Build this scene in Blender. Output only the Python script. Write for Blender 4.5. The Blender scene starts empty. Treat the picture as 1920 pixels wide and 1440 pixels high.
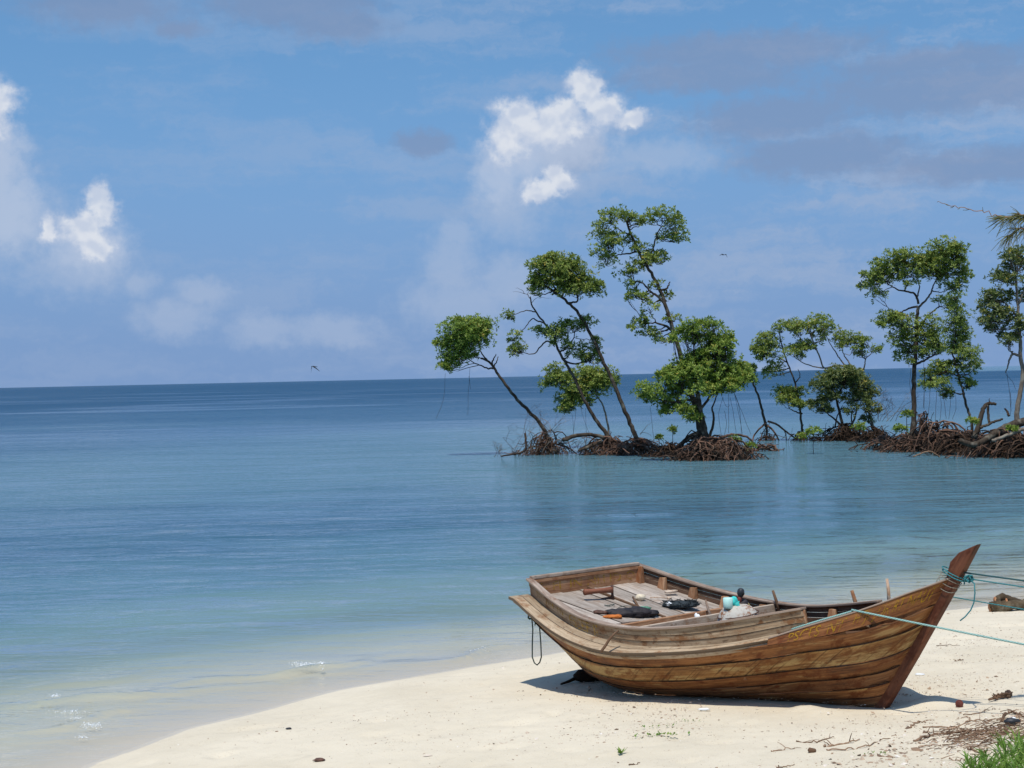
import bpy, bmesh, math, random
import numpy as np
from mathutils import Matrix, Vector

random.seed(7)
RNG = np.random.default_rng(7)
scene = bpy.context.scene
COL = scene.collection
R = math.radians

# ---------------------------------------------------------------- camera
CAM_H, FPX = 3.4, 3000.0                       # eye height, focal length in photo pixels (1920 wide)
ROLL, PITCH = math.atan(42 / 1920.0), 14 / FPX
FW = np.array([0, math.cos(PITCH), -math.sin(PITCH)])
_r0, _u0 = np.array([1.0, 0, 0]), np.array([0, math.sin(PITCH), math.cos(PITCH)])
RT = math.cos(ROLL) * _r0 - math.sin(ROLL) * _u0
UP = math.sin(ROLL) * _r0 + math.cos(ROLL) * _u0
EYE = np.array([0.0, 0.0, CAM_H])
cam = bpy.data.cameras.new('camera')
cam.sensor_width = 36.0
cam.lens = 36.0 * FPX / 1920.0
cam.clip_start, cam.clip_end = 0.1, 60000.0
camo = bpy.data.objects.new('camera', cam)
m = Matrix.Identity(4)
for i in range(3):
    m[i][0], m[i][1], m[i][2], m[i][3] = RT[i], UP[i], -FW[i], EYE[i]
camo.matrix_world = m
COL.objects.link(camo)
scene.camera = camo

# ---------------------------------------------------------------- sun, sky, exposure
SUN_TO = Vector((-0.10, -0.38, 1.0)).normalized()
SUN_EL = math.asin(SUN_TO.z)
SUN_AZ = math.atan2(SUN_TO.x, SUN_TO.y)
sun = bpy.data.lights.new('sun', 'SUN')
sun.energy = 3.9
sun.angle = R(0.53)
sun.color = (1.0, 0.955, 0.88)
suno = bpy.data.objects.new('sun', sun)
suno.rotation_euler = SUN_TO.to_track_quat('Z', 'Y').to_euler()
suno.location = (0, 0, 40)
COL.objects.link(suno)
scene.view_settings.view_transform = 'Standard'
scene.view_settings.look = 'None'
scene.view_settings.exposure = 0.0
scene.view_settings.gamma = 1.0
scene.view_settings.use_curve_mapping = False
scene.cycles.use_denoising = True
scene.cycles.max_bounces = 8
scene.cycles.transparent_max_bounces = 12
scene.cycles.caustics_reflective = False
scene.cycles.caustics_refractive = False
scene.cycles.sample_clamp_indirect = 4.0
scene.cycles.sample_clamp_direct = 12.0


class NT:
    """small helper to write shader node trees as expressions"""
    def __init__(self, tree):
        self.t = tree
        tree.nodes.clear()

    def n(self, typ, **kw):
        nd = self.t.nodes.new(typ)
        for k, v in kw.items():
            setattr(nd, k, v)
        return nd

    def put(self, sock, v):
        if v is None:
            return
        if isinstance(v, bpy.types.NodeSocket):
            self.t.links.new(v, sock)
        else:
            if sock.type == 'RGBA' and len(v) == 3:
                v = (*v, 1.0)
            sock.default_value = v

    def math(self, op, a, b=None, c=None, clamp=False):
        nd = self.n('ShaderNodeMath', operation=op, use_clamp=clamp)
        for i, v in enumerate((a, b, c)):
            self.put(nd.inputs[i], v)
        return nd.outputs[0]

    def vec(self, op, a, b=None, c=None):
        nd = self.n('ShaderNodeVectorMath', operation=op)
        for i, v in enumerate((a, b, c)):
            if v is not None:
                if op == 'SCALE' and i == 1:
                    self.put(nd.inputs['Scale'], v)
                else:
                    self.put(nd.inputs[i], v)
        return nd.outputs['Value'] if op in ('LENGTH', 'DOT_PRODUCT', 'DISTANCE') else nd.outputs[0]

    def noise(self, v, scale, detail=4.0, rough=0.55, dist=0.0, out='Fac'):
        nd = self.n('ShaderNodeTexNoise')
        self.put(nd.inputs['Vector'], v)
        nd.inputs['Scale'].default_value = scale
        nd.inputs['Detail'].default_value = detail
        nd.inputs['Roughness'].default_value = rough
        nd.inputs['Distortion'].default_value = dist
        return nd.outputs[out]

    def voro(self, v, scale, out='Distance', rnd=1.0):
        nd = self.n('ShaderNodeTexVoronoi')
        self.put(nd.inputs['Vector'], v)
        nd.inputs['Scale'].default_value = scale
        nd.inputs['Randomness'].default_value = rnd
        return nd.outputs[out]

    def step(self, x, a, b, lo=0.0, hi=1.0, smooth=True):
        nd = self.n('ShaderNodeMapRange', interpolation_type='SMOOTHSTEP' if smooth else 'LINEAR', clamp=True)
        self.put(nd.inputs['Value'], x)
        for k, v in (('From Min', a), ('From Max', b), ('To Min', lo), ('To Max', hi)):
            self.put(nd.inputs[k], v)
        return nd.outputs['Result']

    def mix(self, f, a, b, typ='MIX'):
        nd = self.n('ShaderNodeMix', data_type='RGBA', blend_type=typ)
        self.put(nd.inputs[0], f)
        self.put(nd.inputs[6], a)
        self.put(nd.inputs[7], b)
        return nd.outputs[2]

    def ramp(self, f, stops, interp='LINEAR'):
        nd = self.n('ShaderNodeValToRGB')
        cr = nd.color_ramp
        cr.interpolation = interp
        while len(cr.elements) < len(stops):
            cr.elements.new(0.5)
        for e, (p, c) in zip(cr.elements, stops):
            e.position = p
            e.color = (*c, 1.0) if len(c) == 3 else c
        self.put(nd.inputs[0], f)
        return nd.outputs[0]

    def xyz(self, x, y, z):
        nd = self.n('ShaderNodeCombineXYZ')
        for i, v in enumerate((x, y, z)):
            self.put(nd.inputs[i], v)
        return nd.outputs[0]

    def sep(self, v):
        nd = self.n('ShaderNodeSeparateXYZ')
        self.put(nd.inputs[0], v)
        return nd.outputs[0], nd.outputs[1], nd.outputs[2]

    def bump(self, h, strength, dist, normal=None):
        nd = self.n('ShaderNodeBump')
        self.put(nd.inputs['Strength'], strength)
        nd.inputs['Distance'].default_value = dist
        self.put(nd.inputs['Height'], h)
        self.put(nd.inputs['Normal'], normal)
        return nd.outputs[0]


def build_world():
    w = bpy.data.worlds.new('World')
    scene.world = w
    w.use_nodes = True
    w.cycles.sampling_method = 'MANUAL'
    w.cycles.sample_map_resolution = 512
    t = NT(w.node_tree)
    d = t.n('ShaderNodeTexCoord').outputs['Generated']
    x, y, z = t.sep(d)
    sky = t.n('ShaderNodeTexSky', sky_type='NISHITA')
    sky.sun_disc = False
    sky.sun_elevation = SUN_EL
    sky.sun_rotation = SUN_AZ
    sky.altitude = 0.0
    sky.air_density = 1.0
    sky.dust_density = 0.15
    sky.ozone_density = 2.5
    # the humid tropical horizon stays blue: the low sky is sampled a little higher up
    zz = t.math('ADD', t.math('MULTIPLY', t.math('MAXIMUM', z, 0.0), 0.85), 0.20)
    t.put(sky.inputs[0], t.vec('NORMALIZE', t.xyz(x, y, zz)))
    hs = t.n('ShaderNodeHueSaturation')
    t.put(hs.inputs['Color'], sky.outputs[0])
    hs.inputs['Saturation'].default_value = SKY_SAT
    hs.inputs['Hue'].default_value = 0.493
    base = hs.outputs[0]
    # angular coordinates, hundredths of a radian
    az = t.math('MULTIPLY', t.math('ARCTAN2', x, y), 100.0)
    el = t.math('MULTIPLY', t.math('ARCSINE', z), 100.0)
    q = t.xyz(az, el, 0.0)
    n1 = t.noise(q, 0.55, 4.0, 0.6, out='Color')
    n2 = t.noise(q, 2.4, 4.0, 0.6, out='Color')
    wq = t.vec('ADD', q, t.vec('MULTIPLY', t.vec('SUBTRACT', n1, (0.5, 0.5, 0.5)), (1.7, 1.4, 0)))
    wq = t.vec('ADD', wq, t.vec('MULTIPLY', t.vec('SUBTRACT', n2, (0.5, 0.5, 0.5)), (0.35, 0.35, 0)))

    def blobs(lst, vec):
        out = None
        for (px, py, rx, ry) in lst:
            cx = (px - 960) / 30.0
            cy = (727 - 0.0219 * px - py) / 30.0
            rx, ry = rx / 30.0, ry / 30.0
            l = t.vec('LENGTH', t.vec('MULTIPLY_ADD', vec, (1 / rx, 1 / ry, 0), (-cx / rx, -cy / ry, 0)))
            out = l if out is None else t.math('SMOOTH_MIN', out, l, 0.30)
        return out
    crisp = blobs([(1107, 172, 44, 44), (1140, 212, 56, 40), (1062, 220, 66, 38), (980, 224, 62, 42), (962, 268, 52, 58),
                   (1040, 246, 90, 44), (1030, 356, 44, 28), (1062, 342, 34, 24), (1008, 368, 30, 24), (1045, 328, 30, 22), (1192, 226, 40, 20),
                   (22, 226, 62, 56), (0, 270, 60, 60), (214, 400, 34, 54), (180, 440, 52, 38), (120, 440, 20, 34), (200, 470, 44, 34)], wq)
    mid = blobs([(945, 320, 62, 80), (985, 290, 80, 70), (190, 470, 90, 60), (20, 320, 80, 100), (40, 410, 90, 80), (1060, 270, 120, 60)], wq)
    soft = blobs([(960, 390, 90, 80), (1240, 300, 150, 40), (20, 340, 90, 110), (170, 510, 130, 60), (500, 622, 84, 40),
                  (625, 620, 110, 38), (392, 550, 64, 30), (278, 535, 34, 28), (862, 436, 44, 32), (850, 500, 64, 80),
                  (870, 565, 140, 60), (960, 530, 80, 60), (60, 430, 130, 90), (1060, 300, 150, 70), (340, 600, 90, 44)], wq)
    dark = blobs([(560, 28, 190, 44), (650, 62, 130, 36), (230, 45, 160, 50), (360, 75, 60, 20), (800, 275, 60, 28),
                  (1420, 110, 260, 40), (1330, 150, 200, 34), (1560, 300, 190, 50), (1450, 235, 170, 44), (1800, 190, 300, 56), (1080, 290, 70, 46),
                  (1820, 330, 260, 40), (1750, 140, 200, 30)], wq)
    # thin high streaks everywhere
    sq = t.vec('MULTIPLY', q, (0.10, 0.55, 1.0))
    st = t.noise(t.vec('ADD', sq, t.vec('SCALE', n1, 0.8)), 0.8, 6.0, 0.6)
    side = t.step(az, -30.0, 32.0, 0.35, 1.0)
    streak = t.math('MULTIPLY', t.step(st, 0.43, 0.69), side)
    fb = t.noise(q, 1.15, 6.0, 0.58)
    fbd = t.math('SUBTRACT', fb, 0.5)
    cm = t.math('MULTIPLY_ADD', fbd, 1.1, crisp)
    a_c = t.step(cm, 1.18, 0.40)
    a_m = t.step(t.math('MULTIPLY_ADD', fbd, 0.8, mid), 1.15, 0.35)
    a_s = t.step(t.math('MULTIPLY_ADD', fbd, 0.9, soft), 1.25, 0.25)
    a_d = t.step(t.math('MULTIPLY_ADD', t.math('SUBTRACT', st, 0.5), 1.2, t.math('MULTIPLY_ADD', fbd, 0.8, dark)), 1.25, 0.45)
    # sunlit / shaded modelling of the cumulus
    hi = t.noise(q, 0.75, 2.5, 0.5)
    lo = t.noise(t.vec('ADD', q, (0.08, 0.55, 0.0)), 0.75, 2.5, 0.5)
    lit = t.step(t.math('SUBTRACT', hi, lo), -0.16, 0.16)
    core = t.step(cm, 1.05, 0.40)
    lit = t.math('MULTIPLY', t.math('MULTIPLY_ADD', lit, 0.55, 0.45), core)
    c_cloud = t.mix(lit, CL_SHADE, CL_LIT)
    # everything below is scaled by the sky strength, so colours here are radiance / strength
    k = 1.0 / SKY_STR
    sc = lambda c: tuple(v * k for v in c)
    haze = t.step(el, 21.0, -1.0, 0.0, 0.95)
    col = t.mix(haze, base, sc((0.200, 0.318, 0.56)))          # humid haze towards the horizon
    col = t.mix(t.math('MULTIPLY', streak, 0.75), col, sc((0.335, 0.435, 0.625)))
    col = t.mix(t.math('MULTIPLY', a_d, 0.66), col, sc((0.215, 0.295, 0.47)))
    col = t.mix(t.math('MULTIPLY', a_s, 0.50), col, sc((0.42, 0.51, 0.68)))
    cc = t.vec('SCALE', c_cloud, k)
    col = t.mix(t.math('MULTIPLY', a_m, 0.58), col, sc((0.49, 0.575, 0.735)))
    col = t.mix(t.math('MULTIPLY', a_c, 0.88), col, cc)
    bg = t.n('ShaderNodeBackground')
    t.put(bg.inputs[0], col)
    bg.inputs[1].default_value = SKY_STR
    o = t.n('ShaderNodeOutputWorld')
    t.t.links.new(bg.outputs[0], o.inputs[0])


SKY_STR, SKY_SAT = 0.150, 1.16
CL_SHADE, CL_LIT = (0.44, 0.53, 0.71), (0.75, 0.78, 0.84)
build_world()


# ---------------------------------------------------------------- placing helpers
def ray(px, py):
    return FW + RT * (px - 960) / FPX + UP * (720 - py) / FPX


def unz(px, py, z=0.0):
    d = ray(px, py)
    return EYE + d * ((z - CAM_H) / d[2])


def at(px, py, D):
    """point on the photo ray at ground distance y = D"""
    d = ray(px, py)
    return EYE + d * (D / d[1])


def vnoise(x, y, seed=0):
    """smooth value noise, numpy arrays"""
    x, y = np.asarray(x, float), np.asarray(y, float)
    xi, yi = np.floor(x).astype(np.int64), np.floor(y).astype(np.int64)
    fx, fy = x - xi, y - yi
    fx, fy = fx * fx * (3 - 2 * fx), fy * fy * (3 - 2 * fy)

    def h(a, b):
        n = (a * 374761393 + b * 668265263 + seed * 1442695041) & 0x7fffffff
        n = ((n ^ (n >> 13)) * 1274126177) & 0x7fffffff
        return ((n ^ (n >> 16)) & 0xffff) / 65535.0
    return (h(xi, yi) * (1 - fx) + h(xi + 1, yi) * fx) * (1 - fy) + (h(xi, yi + 1) * (1 - fx) + h(xi + 1, yi + 1) * fx) * fy


# ---------------------------------------------------------------- beach form
SH_T, SH_N = np.array([0.823, 0.567]), np.array([0.567, -0.823])
_sh = np.array([unz(*p)[:2] for p in ((0, 1500), (150, 1440), (340, 1370), (480, 1335), (620, 1295), (800, 1265), (1000, 1232), (1060, 1222), (1800, 1142), (1920, 1128))])
_shs, _shd = _sh @ SH_T, _sh @ SH_N
_shs = np.concatenate([[-400], [_shs[0] - 6], _shs, [_shs[-1] + 8, 500]])
_shd = np.concatenate([[_shd[0] - 60], [_shd[0] + 0.4], _shd, [_shd[-1] + 0.2, _shd[-1] + 30]])


def inland(x, y):
    s = x * SH_T[0] + y * SH_T[1]
    d = x * SH_N[0] + y * SH_N[1]
    return d - np.interp(s, _shs, _shd)


DEPTH_D = np.array([0, 1.0, 2.5, 5.0, 8.0, 12.0, 18.0, 24.0, 32.0, 46.0, 60.0, 85.0, 140.0, 240.0, 600.0])
DEPTH_Z = np.array([0, .05, .12, .33, .72, 1.20, 1.62, 1.50, 1.05, .85, 1.15, 2.0, 3.4, 4.8, 9.0])


def ground_z(x, y, rough=True):
    x, y = np.asarray(x, float), np.asarray(y, float)
    d = inland(x, y)
    dp = np.maximum(d, 0)
    z = 0.12 * (1 - np.exp(-dp / 1.0)) + 0.05 * dp + 0.0065 * np.maximum(dp - 5, 0) ** 2
    z = np.minimum(z, 2.6 + 0.01 * dp)
    z = np.where(d < 0, -np.interp(-d, DEPTH_D, DEPTH_Z), z)
    k = np.clip((d + 0.2) / 1.5, 0, 1)
    z = z + k * (0.05 * (vnoise(x * 0.55, y * 0.55, 1) - .5) + 0.022 * (vnoise(x * 1.7, y * 1.7, 2) - .5))
    if rough:
        z = z + k * (0.016 * (vnoise(x * 4.5, y * 4.5, 3) - .5) + 0.010 * (vnoise(x * 11, y * 11, 4) - .5) - 0.030 * np.clip(vnoise(x * 3.1, y * 3.1, 5) - .74, 0, 1) * 4)
    return z


def on_sand(px, py):
    """where the photo ray meets the beach"""
    z = 0.3
    for _ in range(40):
        p = unz(px, py, z)
        z = 0.5 * z + 0.5 * float(ground_z(p[0], p[1], False))
    return np.array([p[0], p[1], float(ground_z(p[0], p[1]))])


def on_sand_many(px, py):
    px, py = np.asarray(px, float), np.asarray(py, float)
    d = FW[None] + RT[None] * ((px - 960) / FPX)[:, None] + UP[None] * ((720 - py) / FPX)[:, None]
    z = np.full(len(px), 0.3)
    for _ in range(40):
        p = EYE + d * ((z - CAM_H) / d[:, 2])[:, None]
        z = 0.5 * z + 0.5 * ground_z(p[:, 0], p[:, 1], False)
    return np.stack([p[:, 0], p[:, 1], ground_z(p[:, 0], p[:, 1])], 1)


# ---------------------------------------------------------------- mesh helpers
class MB:
    """collects geometry for ONE mesh object"""
    def __init__(self):
        self.v, self.f, self.uv, self.c = [], [], [], []

    def add(self, verts, faces, uvs=None, col=None):
        o = len(self.v)
        self.v.extend([tuple(map(float, p)) for p in verts])
        self.f.extend([tuple(i + o for i in fc) for fc in faces])
        self.uv.extend(uvs if uvs is not None else [(p[0], p[1]) for p in verts])
        self.c.extend([col if col is not None else 0.2] * len(verts))

    def tube(self, pts, rad, sides=6, col=None, cap=True, flat=1.0):
        pts = [Vector(p) for p in pts]
        n = len(pts)
        if not hasattr(rad, '__len__'):
            rad = [rad] * n
        vs, uv, L = [], [], 0.0
        prev = None
        for i, p in enumerate(pts):
            t = (pts[min(i + 1, n - 1)] - pts[max(i - 1, 0)])
            t = t.normalized() if t.length > 1e-9 else Vector((0, 0, 1))
            if prev is None:
                a = t.orthogonal().normalized()
            else:
                a = (prev - t * prev.dot(t))
                a = a.normalized() if a.length > 1e-6 else t.orthogonal().normalized()
            prev = a
            b = t.cross(a)
            if i:
                L += (p - pts[i - 1]).length
            for k in range(sides):
                an = 2 * math.pi * k / sides
                vs.append(p + (a * math.cos(an) + b * math.sin(an) * flat) * rad[i])
                uv.append((L, rad[i] * an))
        fs = [(i * sides + k, i * sides + (k + 1) % sides, (i + 1) * sides + (k + 1) % sides, (i + 1) * sides + k)
              for i in range(n - 1) for k in range(sides)]
        if cap:
            fs.append(tuple(range(sides - 1, -1, -1)))
            fs.append(tuple((n - 1) * sides + k for k in range(sides)))
        self.add(vs, fs, uv, col)

    def box(self, c, s, rot=None, col=None):
        c = Vector(c)
        vs = []
        for dx in (-.5, .5):
            for dy in (-.5, .5):
                for dz in (-.5, .5):
                    p = Vector((dx * s[0], dy * s[1], dz * s[2]))
                    if rot is not None:
                        p = rot @ p
                    vs.append(c + p)
        self.add(vs, [(0, 1, 3, 2), (4, 6, 7, 5), (0, 4, 5, 1), (2, 3, 7, 6), (0, 2, 6, 4), (1, 5, 7, 3)],
                 [(((i >> 2) & 1) * s[0] + (i & 1) * s[2], ((i >> 1) & 1) * s[1] + (i & 1) * s[2]) for i in range(8)], col)

    def build(self, name, mat, parent=None, smooth=True, bevel=0.0):
        me = bpy.data.meshes.new(name)
        me.from_pydata(self.v, [], self.f)
        uvl = me.uv_layers.new(name='UVMap')
        idx = np.zeros(len(me.loops), np.int32)
        me.loops.foreach_get('vertex_index', idx)
        uvl.data.foreach_set('uv', np.asarray(self.uv, np.float32)[idx].ravel())
        at_ = me.attributes.new('tone', 'FLOAT', 'POINT')
        at_.data.foreach_set('value', np.asarray(self.c, np.float32))
        me.polygons.foreach_set('use_smooth', [smooth] * len(me.polygons))
        me.update()
        return link(name, me, mat, parent, bevel)


def link(name, me, mat, parent=None, bevel=0.0):
    o = bpy.data.objects.new(name, me)
    if mat is not None:
        me.materials.append(mat)
    COL.objects.link(o)
    if parent is not None:
        o.parent = parent
    if bevel:
        b = o.modifiers.new('bevel', 'BEVEL')
        b.width, b.segments, b.limit_method, b.angle_limit = bevel, 2, 'ANGLE', R(50)
    return o


def fast_mesh(name, V, F4, tone=None, mat=None, parent=None, smooth=False):
    """quads from numpy arrays"""
    me = bpy.data.meshes.new(name)
    V = np.asarray(V, np.float32)
    F4 = np.asarray(F4, np.int32)
    me.vertices.add(len(V))
    me.vertices.foreach_set('co', V.ravel())
    k = F4.shape[1]
    me.loops.add(F4.size)
    me.loops.foreach_set('vertex_index', F4.ravel())
    me.polygons.add(len(F4))
    me.polygons.foreach_set('loop_start', np.arange(0, F4.size, k, dtype=np.int32))
    me.polygons.foreach_set('loop_total', np.full(len(F4), k, np.int32))
    if tone is not None:
        a = me.attributes.new('tone', 'FLOAT', 'POINT')
        a.data.foreach_set('value', np.asarray(tone, np.float32))
    me.update(calc_edges=True)
    me.polygons.foreach_set('use_smooth', np.full(len(F4), smooth, bool))
    return link(name, me, mat, parent)


def tag(o, label, cat, group=None):
    o['label'] = label
    o['category'] = cat
    if group:
        o['group'] = group
    return o


def thing(name, label, cat, loc=(0, 0, 0), group=None):
    o = bpy.data.objects.new(name, None)
    o.empty_display_size = 0.2
    o.location = [float(v) for v in loc]
    COL.objects.link(o)
    return tag(o, label, cat, group)


def grid(xs, ys):
    X, Y = np.meshgrid(xs, ys)
    nx, ny = len(xs), len(ys)
    i = np.arange(nx - 1)[None, :] + nx * np.arange(ny - 1)[:, None]
    F = np.stack([i, i + 1, i + 1 + nx, i + nx], -1).reshape(-1, 4)
    return X.ravel(), Y.ravel(), F


# ---------------------------------------------------------------- materials
def mat(name):
    m_ = bpy.data.materials.new(name)
    m_.use_nodes = True
    t = NT(m_.node_tree)
    return m_, t


def finish(t, shader):
    o = t.n('ShaderNodeOutputMaterial')
    t.t.links.new(shader, o.inputs[0])


def principled(t, col, rough=0.8, normal=None, spec=0.3, metal=0.0):
    p = t.n('ShaderNodeBsdfPrincipled')
    t.put(p.inputs['Base Color'], col)
    t.put(p.inputs['Roughness'], rough)
    p.inputs['Specular IOR Level'].default_value = spec
    p.inputs['Metallic'].default_value = metal
    t.put(p.inputs['Normal'], normal)
    return p.outputs[0]


def attr(t, name):
    return t.n('ShaderNodeAttribute', attribute_name=name).outputs['Fac']


def plain(name, col, rough=0.8, var=0.25, scale=8.0, spec=0.3, bump=0.3):
    m_, t = mat(name)
    co = t.n('ShaderNodeTexCoord').outputs['Object']
    n = t.noise(co, scale, 5.0, 0.6)
    c = t.mix(t.step(n, 0.3, 0.7), tuple(v * (1 - var) for v in col), tuple(min(1, v * (1 + var)) for v in col))
    finish(t, principled(t, c, rough, t.bump(n, bump, 0.01), spec))
    return m_


def wood(name, dark, mid, light, patch=None, patch_amt=0.0, rough=0.75, streak=0.0, stain=0.5, grime=True):
    m_, t = mat(name)
    uv = t.n('ShaderNodeUVMap').outputs[0]
    rnd = t.n('ShaderNodeObjectInfo').outputs['Random']
    off = t.xyz(t.math('MULTIPLY', rnd, 37.0), t.math('MULTIPLY', rnd, 91.0), rnd)
    p = t.vec('ADD', uv, off)
    g = t.noise(t.vec('MULTIPLY', p, (1.8, 26.0, 1)), 1.0, 7.0, 0.68, 0.8)      # grain along the plank
    g2 = t.noise(t.vec('MULTIPLY', p, (7.0, 160.0, 1)), 1.0, 3.0, 0.6)
    b = t.noise(t.vec('MULTIPLY', p, (2.6, 8.0, 1)), 1.0, 6.0, 0.68)             # blotches
    f = t.math('ADD', t.math('MULTIPLY', g, 0.55), t.math('MULTIPLY', b, 0.45))
    c = t.ramp(f, [(0.36, dark), (0.49, mid), (0.62, light)])
    if patch is not None:
        pn = t.noise(t.vec('MULTIPLY', p, (1.6, 8.0, 1)), 1.0, 7.0, 0.66, 0.4)
        pg = t.math('ADD', pn, t.math('MULTIPLY', t.math('SUBTRACT', g, 0.5), 0.30))
        pm = t.step(pg, 0.60 - patch_amt, 0.72 - patch_amt)
        c = t.mix(t.math('MULTIPLY', pm, 0.85), c, t.mix(g, tuple(v * 0.7 for v in patch), patch))
    if streak:
        # slanting saw marks
        x, y, z = t.sep(p)
        sv = t.xyz(t.math('MULTIPLY', t.math('ADD', x, t.math('MULTIPLY', y, 0.75)), 30.0), t.math('MULTIPLY', y, 2.0), 0.0)
        s = t.noise(sv, 1.0, 3.0, 0.6)
        c = t.mix(t.math('MULTIPLY', t.step(s, 0.52, 0.68), streak), c, tuple(v * 0.55 for v in dark))
    # rusty blotches and runs
    rn = t.noise(t.vec('MULTIPLY', p, (5.0, 6.0, 1)), 1.0, 7.0, 0.72)
    c = t.mix(t.math('MULTIPLY', t.step(rn, 0.50, 0.64), 0.85 * stain / 0.5), c, tuple(v * 0.5 for v in (mid[0] * 1.25, mid[1] * .85, mid[2] * .6)))
    # dark tar stains
    sn = t.noise(t.vec('MULTIPLY', p, (9.0, 16.0, 1)), 1.0, 5.0, 0.7)
    c = t.mix(t.math('MULTIPLY', t.step(sn, 0.57, 0.70), stain), c, (0.045, 0.02, 0.012))
    vd = t.voro(t.vec('MULTIPLY', p, (1, 1, 0)), 9.0)
    c = t.mix(t.math('MULTIPLY', t.step(vd, 0.10, 0.05), 0.75 * stain), c, (0.03, 0.016, 0.01))
    eg = t.math('ADD', attr(t, 'tone'), t.math('MULTIPLY', t.math('SUBTRACT', b, 0.5), 1.3))
    c = t.mix(t.step(eg, 0.45, 1.05, 0.0, 0.7 if grime else 0.0), c, (0.03, 0.016, 0.010))   # caulk and dirt along the seams
    hsv = t.n('ShaderNodeHueSaturation')
    t.put(hsv.inputs['Color'], c)
    t.put(hsv.inputs['Value'], t.math('MULTIPLY_ADD', rnd, 0.40, 0.86))
    h = t.math('ADD', t.math('MULTIPLY', g, 0.6), t.math('MULTIPLY', g2, 0.4))
    finish(t, principled(t, hsv.outputs[0], t.step(b, 0.3, 0.7, rough - .08, rough + .1), t.bump(h, 0.55, 0.006), 0.25))
    return m_


M = {}
M['hull'] = wood('oiled_hull_wood', (0.055, 0.021, 0.010), (0.168, 0.066, 0.022), (0.28, 0.125, 0.043), (0.39, 0.25, 0.105), 0.045, 0.62, 0.0, 0.55)
M['hull_saw'] = wood('sawn_hull_wood', (0.085, 0.034, 0.014), (0.225, 0.108, 0.036), (0.36, 0.20, 0.075), (0.43, 0.295, 0.125), 0.13, 0.66, 0.75, 0.5)
M['hull_low'] = wood('bottom_hull_wood', (0.055, 0.025, 0.013), (0.145, 0.062, 0.025), (0.23, 0.115, 0.05), (0.32, 0.21, 0.105), 0.03, 0.7, 0.0, 0.6)
M['wash'] = wood('dark_bow_wood', (0.075, 0.026, 0.011), (0.175, 0.066, 0.021), (0.27, 0.115, 0.037), (0.36, 0.21, 0.07), 0.0, 0.6, 0.0, 0.5)
M['stem'] = wood('red_stem_wood', (0.05, 0.017, 0.010), (0.105, 0.036, 0.018), (0.165, 0.062, 0.030), None, 0, 0.65, 0.0, 0.5)
M['grey'] = wood('weathered_grey_wood', (0.16, 0.10, 0.058), (0.315, 0.222, 0.138), (0.47, 0.36, 0.245), (0.30, 0.15, 0.07), 0.05, 0.85, 0.0, 0.6)
M['shelf'] = wood('weathered_shelf_wood', (0.18, 0.122, 0.075), (0.345, 0.258, 0.170), (0.49, 0.39, 0.275), None, 0, 0.88, 0.0, 0.5)
M['deck'] = wood('bleached_deck_wood', (0.20, 0.16, 0.13), (0.335, 0.285, 0.24), (0.45, 0.395, 0.34), None, 0, 0.88, 0.0, 0.25)
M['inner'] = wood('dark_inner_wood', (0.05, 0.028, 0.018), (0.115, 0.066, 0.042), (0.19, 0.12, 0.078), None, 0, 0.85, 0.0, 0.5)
M['cap'] = wood('cap_rail_wood', (0.15, 0.10, 0.075), (0.30, 0.225, 0.175), (0.46, 0.38, 0.31), None, 0, 0.82, 0.0, 0.4)
M['rib'] = wood('rib_wood', (0.13, 0.055, 0.025), (0.26, 0.13, 0.065), (0.40, 0.25, 0.15), None, 0, 0.8, 0.0, 0.4)
M['pale'] = wood('pale_board_wood', (0.33, 0.235, 0.17), (0.53, 0.42, 0.32), (0.66, 0.56, 0.45), (0.30, 0.14, 0.07), 0.0, 0.85, 0.0, 0.5)
M['handle'] = wood('tool_handle_wood', (0.13, 0.045, 0.025), (0.24, 0.09, 0.05), (0.34, 0.15, 0.09), None, 0, 0.6, 0.0, 0.2)


def bark(name, c0, c1, lich=0.0):
    m_, t = mat(name)
    uv = t.n('ShaderNodeUVMap').outputs[0]
    co = t.n('ShaderNodeTexCoord').outputs['Object']
    n = t.noise(t.vec('MULTIPLY', co, (6, 6, 2.0)), 1.6, 6.0, 0.65)
    tone = attr(t, 'tone')
    f = t.math('ADD', t.math('MULTIPLY', n, 0.6), t.math('MULTIPLY', tone, 0.4))
    c = t.mix(t.step(f, 0.34, 0.68), c0, c1)
    if lich:
        l = t.noise(co, 3.0, 5.0, 0.6)
        c = t.mix(t.math('MULTIPLY', t.step(l, 0.5, 0.68), lich), c, (0.30, 0.28, 0.22))
    finish(t, principled(t, c, 0.9, t.bump(n, 0.7, 0.03), 0.15))
    return m_


M['bark'] = bark('mangrove_bark', (0.026, 0.019, 0.014), (0.095, 0.072, 0.052), 0.45)
M['bark_pale'] = bark('pale_mangrove_bark', (0.11, 0.085, 0.065), (0.27, 0.225, 0.175), 0.7)
M['root'] = bark('prop_root_bark', (0.026, 0.017, 0.012), (0.19, 0.108, 0.074), 0.2)
M['root_dark'] = bark('wet_root_bark', (0.022, 0.014, 0.010), (0.085, 0.052, 0.034), 0.0)
M['twig'] = bark('dry_twig_bark', (0.13, 0.075, 0.045), (0.34, 0.22, 0.145), 0.0)


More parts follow.
